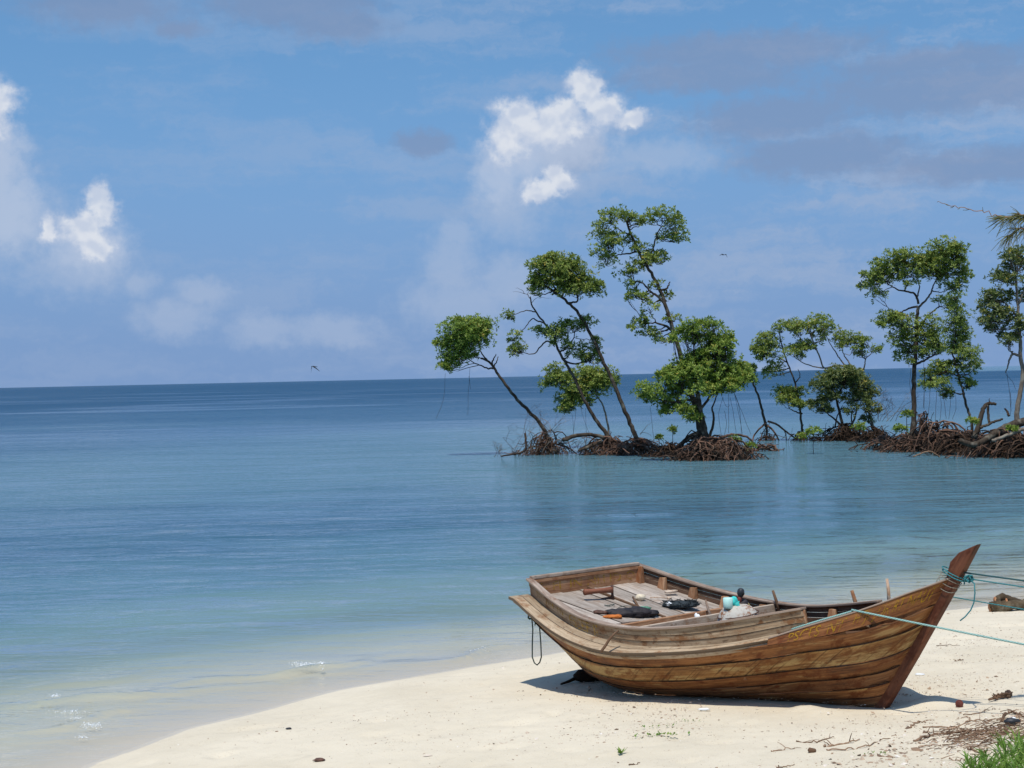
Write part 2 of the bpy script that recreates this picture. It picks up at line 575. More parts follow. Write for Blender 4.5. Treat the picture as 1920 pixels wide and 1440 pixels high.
def leafmat(name, c0, c1, c2, trans=0.25):
    m_, t = mat(name)
    tone = attr(t, 'tone')
    c = t.ramp(tone, [(0.0, c0), (0.55, c1), (0.93, c2), (0.985, (0.42, 0.33, 0.05))])
    a = principled(t, c, 0.5, None, 0.4)
    tr = t.n('ShaderNodeBsdfTranslucent')
    t.put(tr.inputs[0], t.mix(0.5, c, (0.16, 0.25, 0.03)))
    mx = t.n('ShaderNodeMixShader')
    mx.inputs[0].default_value = trans
    t.t.links.new(a, mx.inputs[1])
    t.t.links.new(tr.outputs[0], mx.inputs[2])
    finish(t, mx.outputs[0])
    return m_


M['leaf'] = leafmat('mangrove_leaf', (0.095, 0.14, 0.028), (0.24, 0.315, 0.055), (0.43, 0.48, 0.13), 0.36)
M['leaf_bright'] = leafmat('bright_mangrove_leaf', (0.11, 0.18, 0.026), (0.235, 0.335, 0.05), (0.42, 0.49, 0.11), 0.38)  # brighter green leaf colour for some trees and tufts
M['leaf_olive'] = leafmat('olive_mangrove_leaf', (0.06, 0.09, 0.026), (0.14, 0.18, 0.05), (0.28, 0.29, 0.10), 0.30)
M['grass'] = leafmat('beach_grass', (0.05, 0.12, 0.015), (0.12, 0.24, 0.03), (0.26, 0.36, 0.07), 0.35)
M['needle'] = leafmat('casuarina_needle', (0.08, 0.10, 0.035), (0.16, 0.18, 0.065), (0.26, 0.25, 0.11), 0.3)


def sand_material():
    m_, t = mat('coral_sand')
    g = t.n('ShaderNodeNewGeometry')
    pos = g.outputs['Position']
    x, y, z = t.sep(pos)
    big = t.noise(pos, 0.7, 4.0, 0.55)
    med = t.noise(pos, 7.0, 5.0, 0.6)
    fine = t.noise(pos, 90.0, 3.0, 0.65)
    c = t.mix(t.step(big, 0.3, 0.7), (0.62, 0.535, 0.39), (0.70, 0.612, 0.46))
    c = t.mix(t.math('MULTIPLY', t.step(med, 0.52, 0.72), 0.4), c, (0.50, 0.425, 0.315))
    c = t.mix(t.math('MULTIPLY', t.step(fine, 0.35, 0.68), 0.5), c, (0.69, 0.63, 0.52))
    sp = t.voro(pos, 34.0)
    spm = t.math('MULTIPLY', t.step(sp, 0.22, 0.10), t.step(t.noise(pos, 2.2, 4.0, 0.6), 0.46, 0.62))
    c = t.mix(t.math('MULTIPLY', spm, 0.55), c, (0.33, 0.235, 0.165))
    sp2 = t.voro(t.vec('ADD', pos, (3.3, 1.7, 0)), 52.0)
    c = t.mix(t.math('MULTIPLY', t.step(sp2, 0.16, 0.08), 0.5), c, (0.76, 0.70, 0.62))
    # wet sand close to the water line
    wn = t.math('MULTIPLY_ADD', t.noise(pos, 1.0, 3.0, 0.5), 0.036, 0.0)
    wet = t.math('MULTIPLY', t.step(z, t.math('ADD', wn, 0.010), wn), t.step(z, -0.10, -0.01, 0.35, 1.0))
    c = t.mix(t.math('MULTIPLY', wet, 0.7), c, (0.49, 0.435, 0.355))
    dn = t.noise(pos, 0.22, 4.0, 0.6)
    sea = t.math('MULTIPLY', t.step(z, -0.75, -1.5), t.step(dn, 0.40, 0.56))
    c = t.mix(sea, c, (0.10, 0.12, 0.07))                       # sea grass on the deeper bottom
    rough = t.math('SUBTRACT', 0.95, t.math('MULTIPLY', wet, 0.55))
    h = t.math('ADD', t.math('MULTIPLY', fine, 0.35), t.math('MULTIPLY', med, 0.65))
    bs = t.math('SUBTRACT', 0.55, t.math('MULTIPLY', wet, 0.40))
    finish(t, principled(t, c, rough, t.bump(h, bs, 0.03), 0.2))
    return m_


def water_material():
    m_, t = mat('lagoon_water')
    pos = t.n('ShaderNodeNewGeometry').outputs['Position']
    x, y, z = t.sep(pos)
    dep = attr(t, 'depth')
    # slicks and cat's paws: long bands of calmer and rougher water
    bn = t.noise(t.xyz(t.math('MULTIPLY_ADD', y, 0.004, t.math('MULTIPLY', x, 0.011)), t.math('MULTIPLY_ADD', x, -0.003, t.math('MULTIPLY', y, 0.019)), 0.0), 1.0, 3.0, 0.5, 1.6)
    bn2 = t.noise(t.vec('MULTIPLY', pos, (0.10, 0.42, 1)), 1.0, 4.0, 0.6, 0.3)
    nearby = t.step(y, 1100.0, 350.0)
    calm = t.math('MULTIPLY', t.step(bn, 0.40, 0.64), nearby)
    r1 = t.noise(t.vec('MULTIPLY', pos, (1.5, 3.4, 1)), 1.0, 3.0, 0.55, 0.5)
    r2 = t.noise(t.vec('MULTIPLY', pos, (5.0, 9.0, 1)), 1.0, 3.0, 0.6, 0.3)
    r3 = t.noise(t.vec('MULTIPLY', pos, (0.30, 0.85, 1)), 1.0, 3.0, 0.5, 0.4)
    h = t.math('ADD', t.math('MULTIPLY', r1, 0.80), t.math('MULTIPLY', r2, 0.16))
    r4 = t.noise(t.vec('MULTIPLY', pos, (0.12, 0.26, 1)), 1.0, 3.0, 0.55, 0.5)
    h = t.math('ADD', h, t.math('ADD', t.math('MULTIPLY', r3, 2.2), t.math('MULTIPLY', r4, 4.5)))
    shore = t.step(dep, 0.02, 0.6, 0.25, 1.0)
    st = t.math('MULTIPLY', t.math('MULTIPLY_ADD', calm, -0.45, 1.0), shore)
    st = t.math('MULTIPLY', st, t.step(bn2, 0.3, 0.7, 0.7, 1.2))
    nrm = t.bump(h, t.math('MULTIPLY', st, WAVE), 0.20)
    fr = t.n('ShaderNodeFresnel')
    fr.inputs['IOR'].default_value = 1.33
    t.put(fr.inputs['Normal'], nrm)
    gl = t.n('ShaderNodeBsdfGlossy')
    gl.inputs['Color'].default_value = (0.96, 0.98, 1.0, 1)
    gl.inputs['Roughness'].default_value = 0.05
    t.put(gl.inputs['Normal'], nrm)
    dn = t.math('ADD', dep, t.math('MULTIPLY', t.math('SUBTRACT', bn2, 0.5), t.math('MULTIPLY', dep, 0.5)))
    body = t.ramp(t.math('MULTIPLY', dn, 0.2), [(0.0, (0.42, 0.49, 0.43)), (0.07, (0.27, 0.41, 0.39)), (0.17, (0.100, 0.205, 0.245)),
                                                (0.34, (0.045, 0.115, 0.175)), (0.62, (0.022, 0.082, 0.150)), (1.0, (0.013, 0.062, 0.128))])
    df = t.n('ShaderNodeBsdfDiffuse')
    t.put(df.inputs['Color'], body)
    tp = t.n('ShaderNodeBsdfTransparent')
    t.put(tp.inputs['Color'], t.ramp(t.math('MULTIPLY', dep, 0.5), [(0.0, (1, 1, 1)), (0.25, (0.74, 0.95, 0.93)), (1.0, (0.3, 0.8, 0.85))]))
    fac = t.math('SUBTRACT', 1.0, t.math('EXPONENT', t.math('MULTIPLY', dep, -2.1)))
    b1 = t.n('ShaderNodeMixShader')
    t.put(b1.inputs[0], fac)
    t.t.links.new(tp.outputs[0], b1.inputs[1])
    t.t.links.new(df.outputs[0], b1.inputs[2])
    b2 = t.n('ShaderNodeMixShader')
    t.put(b2.inputs[0], t.math('MULTIPLY', fr.outputs[0], t.math('MULTIPLY', t.step(dep, 0.0, 0.05, 0.5, 0.95), t.math('ADD', t.step(dep, 1.0, 5.2, 1.0, 0.38, False), t.math('MULTIPLY', t.math('MULTIPLY', t.math('MULTIPLY', t.step(bn, 0.50, 0.66), nearby), t.step(dep, 1.2, 3.5)), 0.30)))))
    t.t.links.new(b1.outputs[0], b2.inputs[1])
    t.t.links.new(gl.outputs[0], b2.inputs[2])
    finish(t, b2.outputs[0])
    return m_


WAVE = 0.75
M['sand'] = sand_material()
M['water'] = water_material()

# ---------------------------------------------------------------- beach and sea


def spaced(lo, hi, a, b, fine, grow=1.25):
    """fine spacing between a and b, growing steps out to lo and hi"""
    mid = list(np.arange(a, b + 1e-6, fine))
    s, x, right = fine, b, []
    while x < hi:
        s *= grow
        x += s
        right.append(min(x, hi))
    s, x, left = fine, a, []
    while x > lo:
        s *= grow
        x -= s
        left.append(max(x, lo))
    return np.array(left[::-1] + mid + right)


# boat frame (see the boat below): bow foot on the sand, bow points up the beach
B_FOOT = np.array([3.2166, 14.149, 0.35])
B_YAW, B_PT = -0.855, 0.0475
B_A = np.array([math.cos(B_YAW) * math.cos(B_PT), math.sin(B_YAW) * math.cos(B_PT), math.sin(B_PT)])
B_N = np.array([math.sin(B_YAW), -math.cos(B_YAW), 0.0])           # towards the side we see
B_W = np.cross(B_N, B_A)
if B_W[2] < 0:
    B_W = -B_W


def boat_world(u, b, w):
    return B_FOOT + u * B_A + b * B_N + w * B_W


def beach():
    xs = spaced(-500, 500, -6.0, 8.5, 0.055, 1.22)
    ys = spaced(-500, 500, 9.5, 24.0, 0.055, 1.22)
    X, Y, F = grid(xs, ys)
    Z = ground_z(X, Y)
    # the hull has settled in: sand banked along the keel, a hollow at the stern and a scoop by the bow foot
    rel = np.stack([X - B_FOOT[0], Y - B_FOOT[1]], 1)
    u = rel @ (B_A[:2] / np.linalg.norm(B_A[:2]))
    v = rel @ B_N[:2]
    inside = np.exp(-(v / 0.9) ** 2) * (1 / (1 + np.exp(-(u + 3.6) / 0.18))) * (1 / (1 + np.exp((u - 0.15) / 0.12)))
    keel = B_FOOT[2] + B_PT * u + 0.045
    Z = Z * (1 - inside) + keel * inside

    def hump(px, py, r, h, rx=1.0):
        p = on_sand(px, py)
        return h * np.exp(-(((X - p[0]) / (r * rx)) ** 2 + ((Y - p[1]) / r) ** 2))
    Z += hump(1512, 1326, 0.09, 0.045, 1.5) + hump(1498, 1322, .05, .025) + hump(1545, 1330, 0.12, 0.03, 1.2)
    Z += hump(1748, 1318, 0.16, 0.07, 1.2) - hump(1700, 1330, 0.14, 0.06, 1.2) + hump(1690, 1296, 0.12, 0.07, 1.0)
    o = fast_mesh('beach', np.stack([X, Y, Z], 1), F, None, M['sand'], None, True)
    o['kind'] = 'structure'
    return o


WAVELETS = [  # (px, py, length m, width m, height m) small waves breaking at the edge
    (545, 1262, 1.0, 0.16, 0.07), (110, 1318, 1.2, 0.15, 0.05), (170, 1352, 0.7, 0.12, 0.04), (905, 1226, 0.7, 0.11, 0.05),
    (330, 1300, 1.8, 0.2, 0.02), (700, 1255, 2.0, 0.22, 0.018), (60, 1290, 1.5, 0.2, 0.03)]


def wavelets(X, Y):
    Z = np.zeros_like(X)
    for (px, py, L, W, h) in WAVELETS:
        p = unz(px, py, 0)
        rx, ry = X - p[0], Y - p[1]
        s, d = rx * SH_T[0] + ry * SH_T[1], rx * SH_N[0] + ry * SH_N[1]
        d = d + 0.18 * np.sin(s * 2.2 + px) + 0.10 * np.sin(s * 5.1)
        prof = np.where(d > 0, np.exp(-(d / (W * 0.45)) ** 2), np.exp(-(d / W) ** 2))
        Z += h * prof * np.exp(-(s / L) ** 2)
    return Z


def sea():
    xs = spaced(-30000, 30000, -9.0, 9.0, 0.09, 1.09)
    ys = spaced(-3000, 30000, 12.0, 32.0, 0.09, 1.09)
    X, Y, F = grid(xs, ys)
    d = inland(X, Y)
    bed = ground_z(X, Y, False)
    far = np.hypot(X, Y)
    dj = np.minimum(d, 0) * (1 + np.clip((60 - far) / 25, 0, 1) * (0.45 * (vnoise(X * .16, Y * .16, 41) - .5) + 0.25 * (vnoise(X * .45, Y * .45, 42) - .5)))
    bedd = np.where(d < 0, np.interp(-dj, DEPTH_D, DEPTH_Z), -bed)
    # patches: the shoal is uneven; the reef flat far to the right is shallow again
    pn = vnoise(X * 0.03 + 5, Y * 0.06, 21) - 0.5
    deep = np.clip((-d - 12) / 20, 0, 1)
    bedd = bedd * (1 + 0.7 * deep * pn * np.clip((220 - far) / 120, 0, 1))
    # sand flat in front of and under the mangroves
    flat = np.exp(-((Y - 55) / 13.0) ** 2) * np.clip((X + 4) / 6, 0, 1) * np.clip((40 - X) / 10, 0, 1)
    bedd = bedd * (1 - .7 * flat) + .68 * .7 * flat
    reef = np.clip((X / np.maximum(Y, 1) - 0.22) / 0.05, 0, 1) * np.clip((Y - 700) / 500, 0, 1)
    bedd = bedd * (1 - reef) + 1.15 * reef
    Z = wavelets(X, Y)
    damp = np.clip((-d) / 3.0, 0, 1) * np.clip((70 - far) / 40, 0, 1)
    Z += damp * (0.030 * (vnoise(X * 0.35, Y * 1.0, 31) - .5) + 0.020 * (vnoise(X * 0.9, Y * 2.2, 32) - .5))
    o = fast_mesh('sea', np.stack([X, Y, Z], 1), F, None, M['water'], None, True)
    a = o.data.attributes.new('depth', 'FLOAT', 'POINT')
    a.data.foreach_set('value', np.maximum(bedd + np.maximum(Z, 0) * 0.5, 0.0).astype(np.float32))
    o['kind'] = 'structure'
    return o


beach()
sea()

# ---------------------------------------------------------------- the boat
def crom(xs, ys, x):
    """smooth interpolation through knots (uneven knots allowed)"""
    x = min(max(x, xs[0]), xs[-1])
    i = 0
    while i < len(xs) - 2 and x > xs[i + 1]:
        i += 1
    h = xs[i + 1] - xs[i]
    t = (x - xs[i]) / h

    def slope(k):
        if k == 0:
            return (ys[1] - ys[0]) / (xs[1] - xs[0])
        if k == len(xs) - 1:
            return (ys[-1] - ys[-2]) / (xs[-1] - xs[-2])
        return (ys[k + 1] - ys[k - 1]) / (xs[k + 1] - xs[k - 1])
    m0, m1 = slope(i) * h, slope(i + 1) * h
    return ((2 * t ** 3 - 3 * t ** 2 + 1) * ys[i] + (t ** 3 - 2 * t ** 2 + t) * m0 + (-2 * t ** 3 + 3 * t ** 2) * ys[i + 1] + (t ** 3 - t ** 2) * m1)


lerp = lambda a, b, t: a + (b - a) * t
U0, U1 = -3.73, -0.38                                   # bulwark from transom to its forward end
KU = list(np.linspace(U0, U1, 7))
bul_b = lambda u: crom(KU, [.81, .98, 1.10, 1.09, .97, .79, .57], u)
bul_w = lambda u: crom(KU, [1.15, .97, .84, .78, .80, .88, .98], u)
base_w = lambda u: crom([U0, -3.45, -3.17, -2.90, -2.62, -2.34, -2.06, -1.79, -1.51, -1.23, -.95, -.68, -.4],
                        [.98, .895, .815, .75, .695, .645, .612, .605, .617, .637, .677, .735, .80], u)
EU = [U0, -3.45, -3.17, -2.90, -2.62, -2.34, -2.06, -1.79, -1.51, -1.23, -.95, -.68, -.4]
edge_b = lambda u: crom(EU, [1.05, 1.125, 1.19, 1.245, 1.27, 1.265, 1.23, 1.16, 1.07, .97, .855, .725, .60], u)
edge_w = lambda u: crom(EU, [.985, .88, .78, .695, .625, .575, .555, .56, .575, .60, .64, .69, .735], u)
# sheer line of the planked hull below the shelf, and the raised bow strakes above it
SU = [U0, -3.17, -2.62, -2.06, -1.51, -.95, -.40, 0.0, .36, .66]
sheer_b = lambda u: crom(SU, [1.02, 1.155, 1.235, 1.195, 1.04, .835, .605, .425, .225, .035], u)
sheer_w = lambda u: crom(SU, [.945, .74, .585, .515, .535, .60, .685, .775, .885, 1.00], u)
stem_rear = lambda w: 0.72 * w - 0.105

boat = thing('wooden_boat', 'weathered brown wooden fishing boat pulled up on the sand, bow to the right', 'boat', B_FOOT)
rot = Matrix(((B_A[0], -B_N[0], B_W[0]), (B_A[1], -B_N[1], B_W[1]), (B_A[2], -B_N[2], B_W[2])))
boat.rotation_euler = rot.to_euler()
L3 = lambda u, b, w: Vector((u, -b, w))                 # near side is +b


def shell(name, S, ns, nt, thick, mt, parent, flip=False, jitter=0.0):
    """a plank: S(s,t) is its outer face; thickness goes inwards. s runs along, t across"""
    ss, ts = np.linspace(0, 1, ns), np.linspace(0, 1, nt)
    if nt > 3:
        ts = np.array([0, .05] + list(np.linspace(.25, .75, nt - 4 if nt > 4 else 1)) + [.95, 1.0])[:nt] if nt >= 5 else ts
        nt = len(ts)
    Pn = [[Vector(S(s, t)) for t in ts] for s in ss]
    e = 1e-3
    N = []
    for s in ss:
        row = []
        for t in ts:
            s0, s1, t0, t1 = max(s - e, 0), min(s + e, 1), max(t - e, 0), min(t + e, 1)
            n = (Vector(S(s1, t)) - Vector(S(s0, t))).cross(Vector(S(s, t1)) - Vector(S(s, t0)))
            row.append(n.normalized() * (-1 if flip else 1))
        N.append(row)
    mb = MB()
    vs, uv = [], []
    Lc = 0.0
    for i in range(ns):
        if i:
            Lc += (Pn[i][nt // 2] - Pn[i - 1][nt // 2]).length
        Wc = 0.0
        for j in range(nt):
            if j:
                Wc += (Pn[i][j] - Pn[i][j - 1]).length
            vs.append(Pn[i][j])
            uv.append((Lc, Wc))
    for i in range(ns):
        for j in range(nt):
            vs.append(Pn[i][j] - N[i][j] * thick)
            uv.append((uv[i * nt + j][0] + 3.1, uv[i * nt + j][1]))
    o = ns * nt
    fs = []
    for i in range(ns - 1):
        for j in range(nt - 1):
            a, b, c, d = i * nt + j, (i + 1) * nt + j, (i + 1) * nt + j + 1, i * nt + j + 1
            fs.append((a, b, c, d))
            fs.append((o + d, o + c, o + b, o + a))
    for i in range(ns - 1):
        for j in (0, nt - 1):
            a, b = i * nt + j, (i + 1) * nt + j
            fs.append((a, o + a, o + b, b) if j == 0 else (b, o + b, o + a, a))
    for j in range(nt - 1):
        for i in (0, ns - 1):
            a, b = i * nt + j, i * nt + j + 1
            fs.append((b, o + b, o + a, a) if i == 0 else (a, o + a, o + b, b))
    if flip:
        fs = [f[::-1] for f in fs]
    mb.add(vs, fs, uv)
    if nt > 3:
        mb.c = [(1.0 if j in (0, nt - 1) else 0.0) for k in range(2) for i in range(ns) for j in range(nt)]
    else:
        mb.c = [0.0] * len(vs)
    ob = mb.build(name, mt, parent, True, 0.004)
    return ob


def keel_w(u):
    return crom([-3.73, -3.3, -2.8, -2.0, -1.0, 0.0], [.11, .055, .0, -.02, -.02, -.01], u)


def hull_pt(s, t, side=1):
    """hull skin: s 0 transom .. 1 stem, t 0 sheer .. 1 keel"""
    ut = lerp(U0, 0.65, s)
    w_t = sheer_w(ut)
    ub_ = lerp(U0 + 0.10, -0.10, s)
    w_b = keel_w(ub_)
    th = t * math.pi / 2
    kap = crom([0, .10, .22, .38, .6, .8, 1.0], [.97, .66, .36, .18, .34, .62, .88], s)
    fc = math.cos(th) ** 0.72
    fl = 1 - t
    b0 = sheer_b(ut)
    b = lerp(fc, fl, kap) * (b0 - 0.035) + 0.035
    hw = lerp(1 - math.sin(th) ** 1.05, 1 - t, kap)
    w = w_b + (w_t - w_b) * hw
    u = lerp(ut, ub_, lerp(math.sin(th), t, kap) if s < .8 else t)
    if s > 0.8:
        k = (s - 0.8) / 0.2
        u = lerp(u, stem_rear(w) + 0.035 + (s - 1) * 0.9, k)
    return L3(u, side * b, w)


# hull strakes
TB = [0.0, .155, .36, .52, .67, .80, .90, 1.0]
for side in (1, -1):
    for k in range(len(TB) - 1):
        t0, t1 = TB[k] + 0.006, TB[k + 1] - 0.006
        mt = [M['hull'], M['hull_saw'], M['hull'], M['hull_low'], M['hull'], M['hull_low'], M['hull_low']][k]
        dz = [0.0, .004, -.003, .005, 0.0, .004, .0][k]

        def S(s, t, t0=t0, t1=t1, side=side, dz=dz):
            p = hull_pt(s, lerp(t0, t1, t), side)
            p.y -= side * (dz + .004 * math.sin(s * 23 + t0 * 40 + side))
            p.z += .006 * math.sin(s * 17 + t0 * 70 + side) * (1 if 0 < t < 1 else .6) * min(1, (1 - s) * 6)
            return p
        shell('hull_plank', S, 44, 6, 0.024, mt, boat, flip=(side > 0))


# raised strakes at the bow: two planks a side, narrow aft, wide at the stem
def wash_pt(s, t, side=1):
    ut = lerp(-0.66, 0.77, s)
    b = crom([-.66, -.30, .05, .42, .77], [.70, .545, .385, .205, .036], ut) + 0.012 * (1 - s)
    w1 = crom([-.66, -.30, .05, .42, .77], [.705, .825, .935, 1.075, 1.225], ut)
    w0 = sheer_w(lerp(-0.66, 0.65, s)) + 0.004
    uu = lerp(ut, lerp(-0.66, 0.65, s), t)
    bb = lerp(b, sheer_b(lerp(-0.66, 0.65, s)) + 0.014 * (1 - s), t)
    w = lerp(w1, w0, t)
    if s > 0.8:
        uu = lerp(uu, stem_rear(w) + 0.035 + (s - 1) * 0.9, (s - .8) / .2)
    return L3(uu, side * bb, w)


for side in (1, -1):
    for (t0, t1) in ((0.0, 0.47), (0.485, 1.0)):
        o_ = shell('bow_plank', lambda s, t, t0=t0, t1=t1, side=side: wash_pt(s, lerp(t0, t1, t), side), 26, 5, 0.03, M['wash'], boat, flip=(side > 0))
        if side > 0 and t0 == 0.0:
            BOW_P = o_

    def Sg(s, t, side=side):
        p = wash_pt(s, 0, side)
        return p + Vector((0, side * 0.036 * t - side * .006, 0.008))
    shell('bow_cap', Sg, 24, 3, 0.014, M['cap'], boat, flip=(side < 0))

drop = lambda u, side: 0.0 if side > 0 else 0.055 * max(0.0, (u + 2.0) / 1.6)   # the far side sags a little forward
# bulwark planks: three a side, each a little proud of the one below
for side in (1, -1):
    for (t0, t1, pr, e0) in ((0.0, 0.34, .012, 0.0), (0.355, 0.66, .006, .01), (0.675, 1.0, 0.0, .02)):
        def S(s, t, t0=t0, t1=t1, side=side, pr=pr, e0=e0):
            tt = lerp(t0, t1, t)
            u = lerp(U0 + 0.02, U1 + 0.06 * tt, s)
            bt, wt, wb = bul_b(u), bul_w(u) - 0.022 - drop(u, side), base_w(u) - 0.012
            return L3(u, side * (bt - 0.018 * tt + pr), lerp(wt, wb, tt))
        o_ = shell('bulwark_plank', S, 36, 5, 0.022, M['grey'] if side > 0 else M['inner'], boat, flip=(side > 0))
        if side > 0 and t0 == 0.0:
            BUL_P = o_

    def Sc(s, t, side=side):
        u = lerp(U0 - 0.01, U1 + 0.01, s)
        return L3(u, side * (bul_b(u) + 0.028 - 0.085 * t), bul_w(u) - drop(u, side))
    shell('cap_rail', Sc, 36, 3, 0.022, M['cap'], boat, flip=(side < 0))

    # the wide side shelf: two boards, and a lip under its edge
    for (t0, t1) in ((0.0, 0.48), (0.50, 1.0)):
        def Ss(s, t, t0=t0, t1=t1, side=side):
            u = lerp(U0 - 0.05, -0.60, s)
            tt = lerp(t0, t1, t)
            return L3(u, side * lerp(edge_b(u), bul_b(u) - 0.03, tt), lerp(edge_w(u), base_w(u), tt))
        shell('side_shelf_board', Ss, 36, 5, 0.03, M['shelf'], boat, flip=(side < 0))

    def Sl(s, t, side=side):
        u = lerp(U0 - 0.02, -0.55, s)
        return L3(u, side * (edge_b(u) - 0.018 - 0.02 * t), edge_w(u) - 0.033 - 0.035 * t)
    shell('rubbing_strake', Sl, 36, 3, 0.05, M['shelf'], boat, flip=(side > 0))

# stem post
mb = MB()
front = [(-.02, -.10), (.02, .0), (.40, .52), (.74, 1.0), (.93, 1.28), (1.09, 1.515)]
rear = [(-.11, -.10), (-.105, .0), (.275, .53), (.61, 1.0), (.765, 1.22), (.81, 1.36), (.90, 1.44)]
outl = front + rear[::-1]
th = 0.042
vs = [L3(u, s * th * (0.8 if w > 1.3 else 1.0), w) for s in (1, -1) for (u, w) in outl]
n = len(outl)
mb.add(vs, [tuple(range(n)), tuple(range(2 * n - 1, n - 1, -1))] + [(i, i + n, (i + 1) % n + n, (i + 1) % n) for i in range(n)],
       [(w * 1.1 + u * .5, u - .7 * w) for s in (1, -1) for (u, w) in outl])
mb.build('stem_post', M['stem'], boat, False, 0.010)

# keel
mb = MB()
ks = [(u, keel_w(u)) for u in np.linspace(-3.6, -0.05, 14)]
vs, uv = [], []
for (u, w) in ks:
    for (b, dz) in ((.03, .03), (.03, -.06), (-.03, -.06), (-.03, .03)):
        vs.append(L3(u, b, w + dz))
        uv.append((u, b + dz))
mb.add(vs, [(i * 4 + k, i * 4 + (k + 1) % 4, i * 4 + 4 + (k + 1) % 4, i * 4 + 4 + k) for i in range(13) for k in range(4)] + [(3, 2, 1, 0), (52, 53, 54, 55)], uv)
mb.build('keel', M['hull_low'], boat, False)

# transom: shaped lower panel, the board above the deck, its cap
mb = MB()
sec = [hull_pt(0.0, t, 1) for t in np.linspace(0, 1, 12)]
poly = [Vector((p.x, -p.y, p.z)) for p in sec[::-1]]
ring = sec + [Vector((p.x, -p.y, p.z)) for p in sec[::-1]]
vs = [p + Vector((0.005, 0, 0)) for p in ring] + [p + Vector((0.035, 0, 0)) for p in ring]
n = len(ring)
mb.add(vs, [tuple(range(n)), tuple(range(2 * n - 1, n - 1, -1))] + [(i, i + n, (i + 1) % n + n, (i + 1) % n) for i in range(n)], [(p.y, p.z) for p in vs])
mb.build('transom_panel', M['hull_low'], boat, False)
mb = MB()
mb.box((U0 + 0.02, 0, 1.025), (0.028, 1.60, 0.225))
mb.v = [(x, y, z) for (x, y, z) in mb.v]
mb.uv = [(p[1], p[2]) for p in mb.v]
TRB = mb.build('transom_board', M['rib'], boat, False, 0.004)
mb = MB()
mb.box((U0 + 0.012, 0, 1.150), (0.075, 1.55, 0.034))
mb.uv = [(p[1], p[0] + p[2]) for p in mb.v]
mb.build('transom_cap', M['cap'], boat, False, 0.006)
mb = MB()
mb.box((U0 + 0.032, 0, 1.113), (0.03, 1.55, 0.035))
mb.uv = [(p[1], p[0] + p[2]) for p in mb.v]
mb.build('transom_batten', M['rib'], boat, False, 0.004)

# stern deck: boards running fore and aft, from the transom to a cross beam
DU1 = -2.58
deck_w = lambda u: lerp(0.968, 0.705, (u - U0) / (DU1 - U0))
edges = [-1.0, -.80, -.57, -.33, -.10, .13, .37, .60, .82, 1.0]
for a_, b_ in zip(edges[:-1], edges[1:]):
    def Sd(s, t, a_=a_, b_=b_):
        u = lerp(U0 + 0.04, DU1, s)
        half = bul_b(u) - 0.035
        bb = lerp(a_ + 0.004, b_ - 0.004, t)
        # boards are parallel; only the outer ones follow the side
        x = max(-half, min(half, bb * 1.05))
        return L3(u, x, deck_w(u) + 0.004 * math.sin(a_ * 40) + 0.045 * x * (u - U0) / (DU1 - U0))
    shell('deck_board', Sd, 10, 5, 0.022, M['deck'], boat, flip=True)
# batten along the deck
mb = MB()
mb.tube([L3(U0 + .05, .02, deck_w(U0) + 0.006), L3(-3.2, .02, deck_w(-3.2) + .008), L3(DU1, .02, deck_w(DU1) + .006)], [.020, .020, .020], 4, flat=0.9)
mb.build('deck_batten', M['twig'], boat, False)


def cross_board(u, w0, w1, th_, mt, name, inset=0.03):
    half = bul_b(u) - inset
    mb = MB()
    mb.box((u, 0, (w0 + w1) / 2), (th_, 2 * half, w1 - w0))
    mb.uv = [(p[1], p[2] + p[0]) for p in mb.v]
    return mb.build(name, mt, boat, False, 0.005)


cross_board(DU1 + 0.03, 0.645, 0.720, 0.06, M['rib'], 'deck_beam')
cross_board(DU1 + 0.075, 0.52, 0.680, 0.022, M['pale'], 'bulkhead_board')
cross_board(DU1 + 0.070, 0.36, 0.515, 0.022, M['rib'], 'bulkhead_board')
cross_board(-2.06, 0.65, 0.755, 0.035, M['pale'], 'thwart_board')
cross_board(-2.10, 0.53, 0.645, 0.10, M['rib'], 'thwart_beam')
cross_board(-1.05, 0.56, 0.64, 0.12, M['rib'], 'thwart_beam', 0.02)
# floor boards in the hold
for k in range(6):
    v0 = -0.50 + 0.17 * k
    mb = MB()
    mb.box((-1.9, -(v0 + .08), 0.24), (1.2, 0.16, 0.022))
    mb.build('floor_board', M['hull_low'], boat, False, 0.004)

# ribs
for u in (-3.68, -3.42, -3.07, -2.70, -2.20, -1.60, -1.10):
    for side in (1, -1):
        mb = MB()
        top = bul_w(u) - (0.045 if u > -3.6 else 0.01) - drop(u, side)
        b0 = bul_b(u) - 0.035
        lowb = min(hull_pt((u - U0) / (0.65 - U0), .38, 1).y * -1 - 0.12, b0)
        pts = [(b0, top), (b0 - .005, base_w(u) - .02), (lowb, hull_pt((u - U0) / (0.65 - U0), .38, 1).z)]
        vs, uv = [], []
        for i, (b, w) in enumerate(pts):
            wd = (.042, .050, .055)[i]
            dp = (.035, .075, .07)[i]
            for (du, db) in ((-wd, 0), (wd, 0), (wd, -dp), (-wd, -dp)):
                vs.append(L3(u + du, side * (b + db), w))
                uv.append((w, du + db))
        fs = [(i * 4 + k, i * 4 + (k + 1) % 4, i * 4 + 4 + (k + 1) % 4, i * 4 + 4 + k) for i in range(2) for k in range(4)] + [(0, 3, 2, 1), (8, 9, 10, 11)]
        if side > 0:
            fs = [f[::-1] for f in fs]
        mb.add(vs, fs, uv)
        mb.build('rib', M['rib'], boat, False, 0.006)

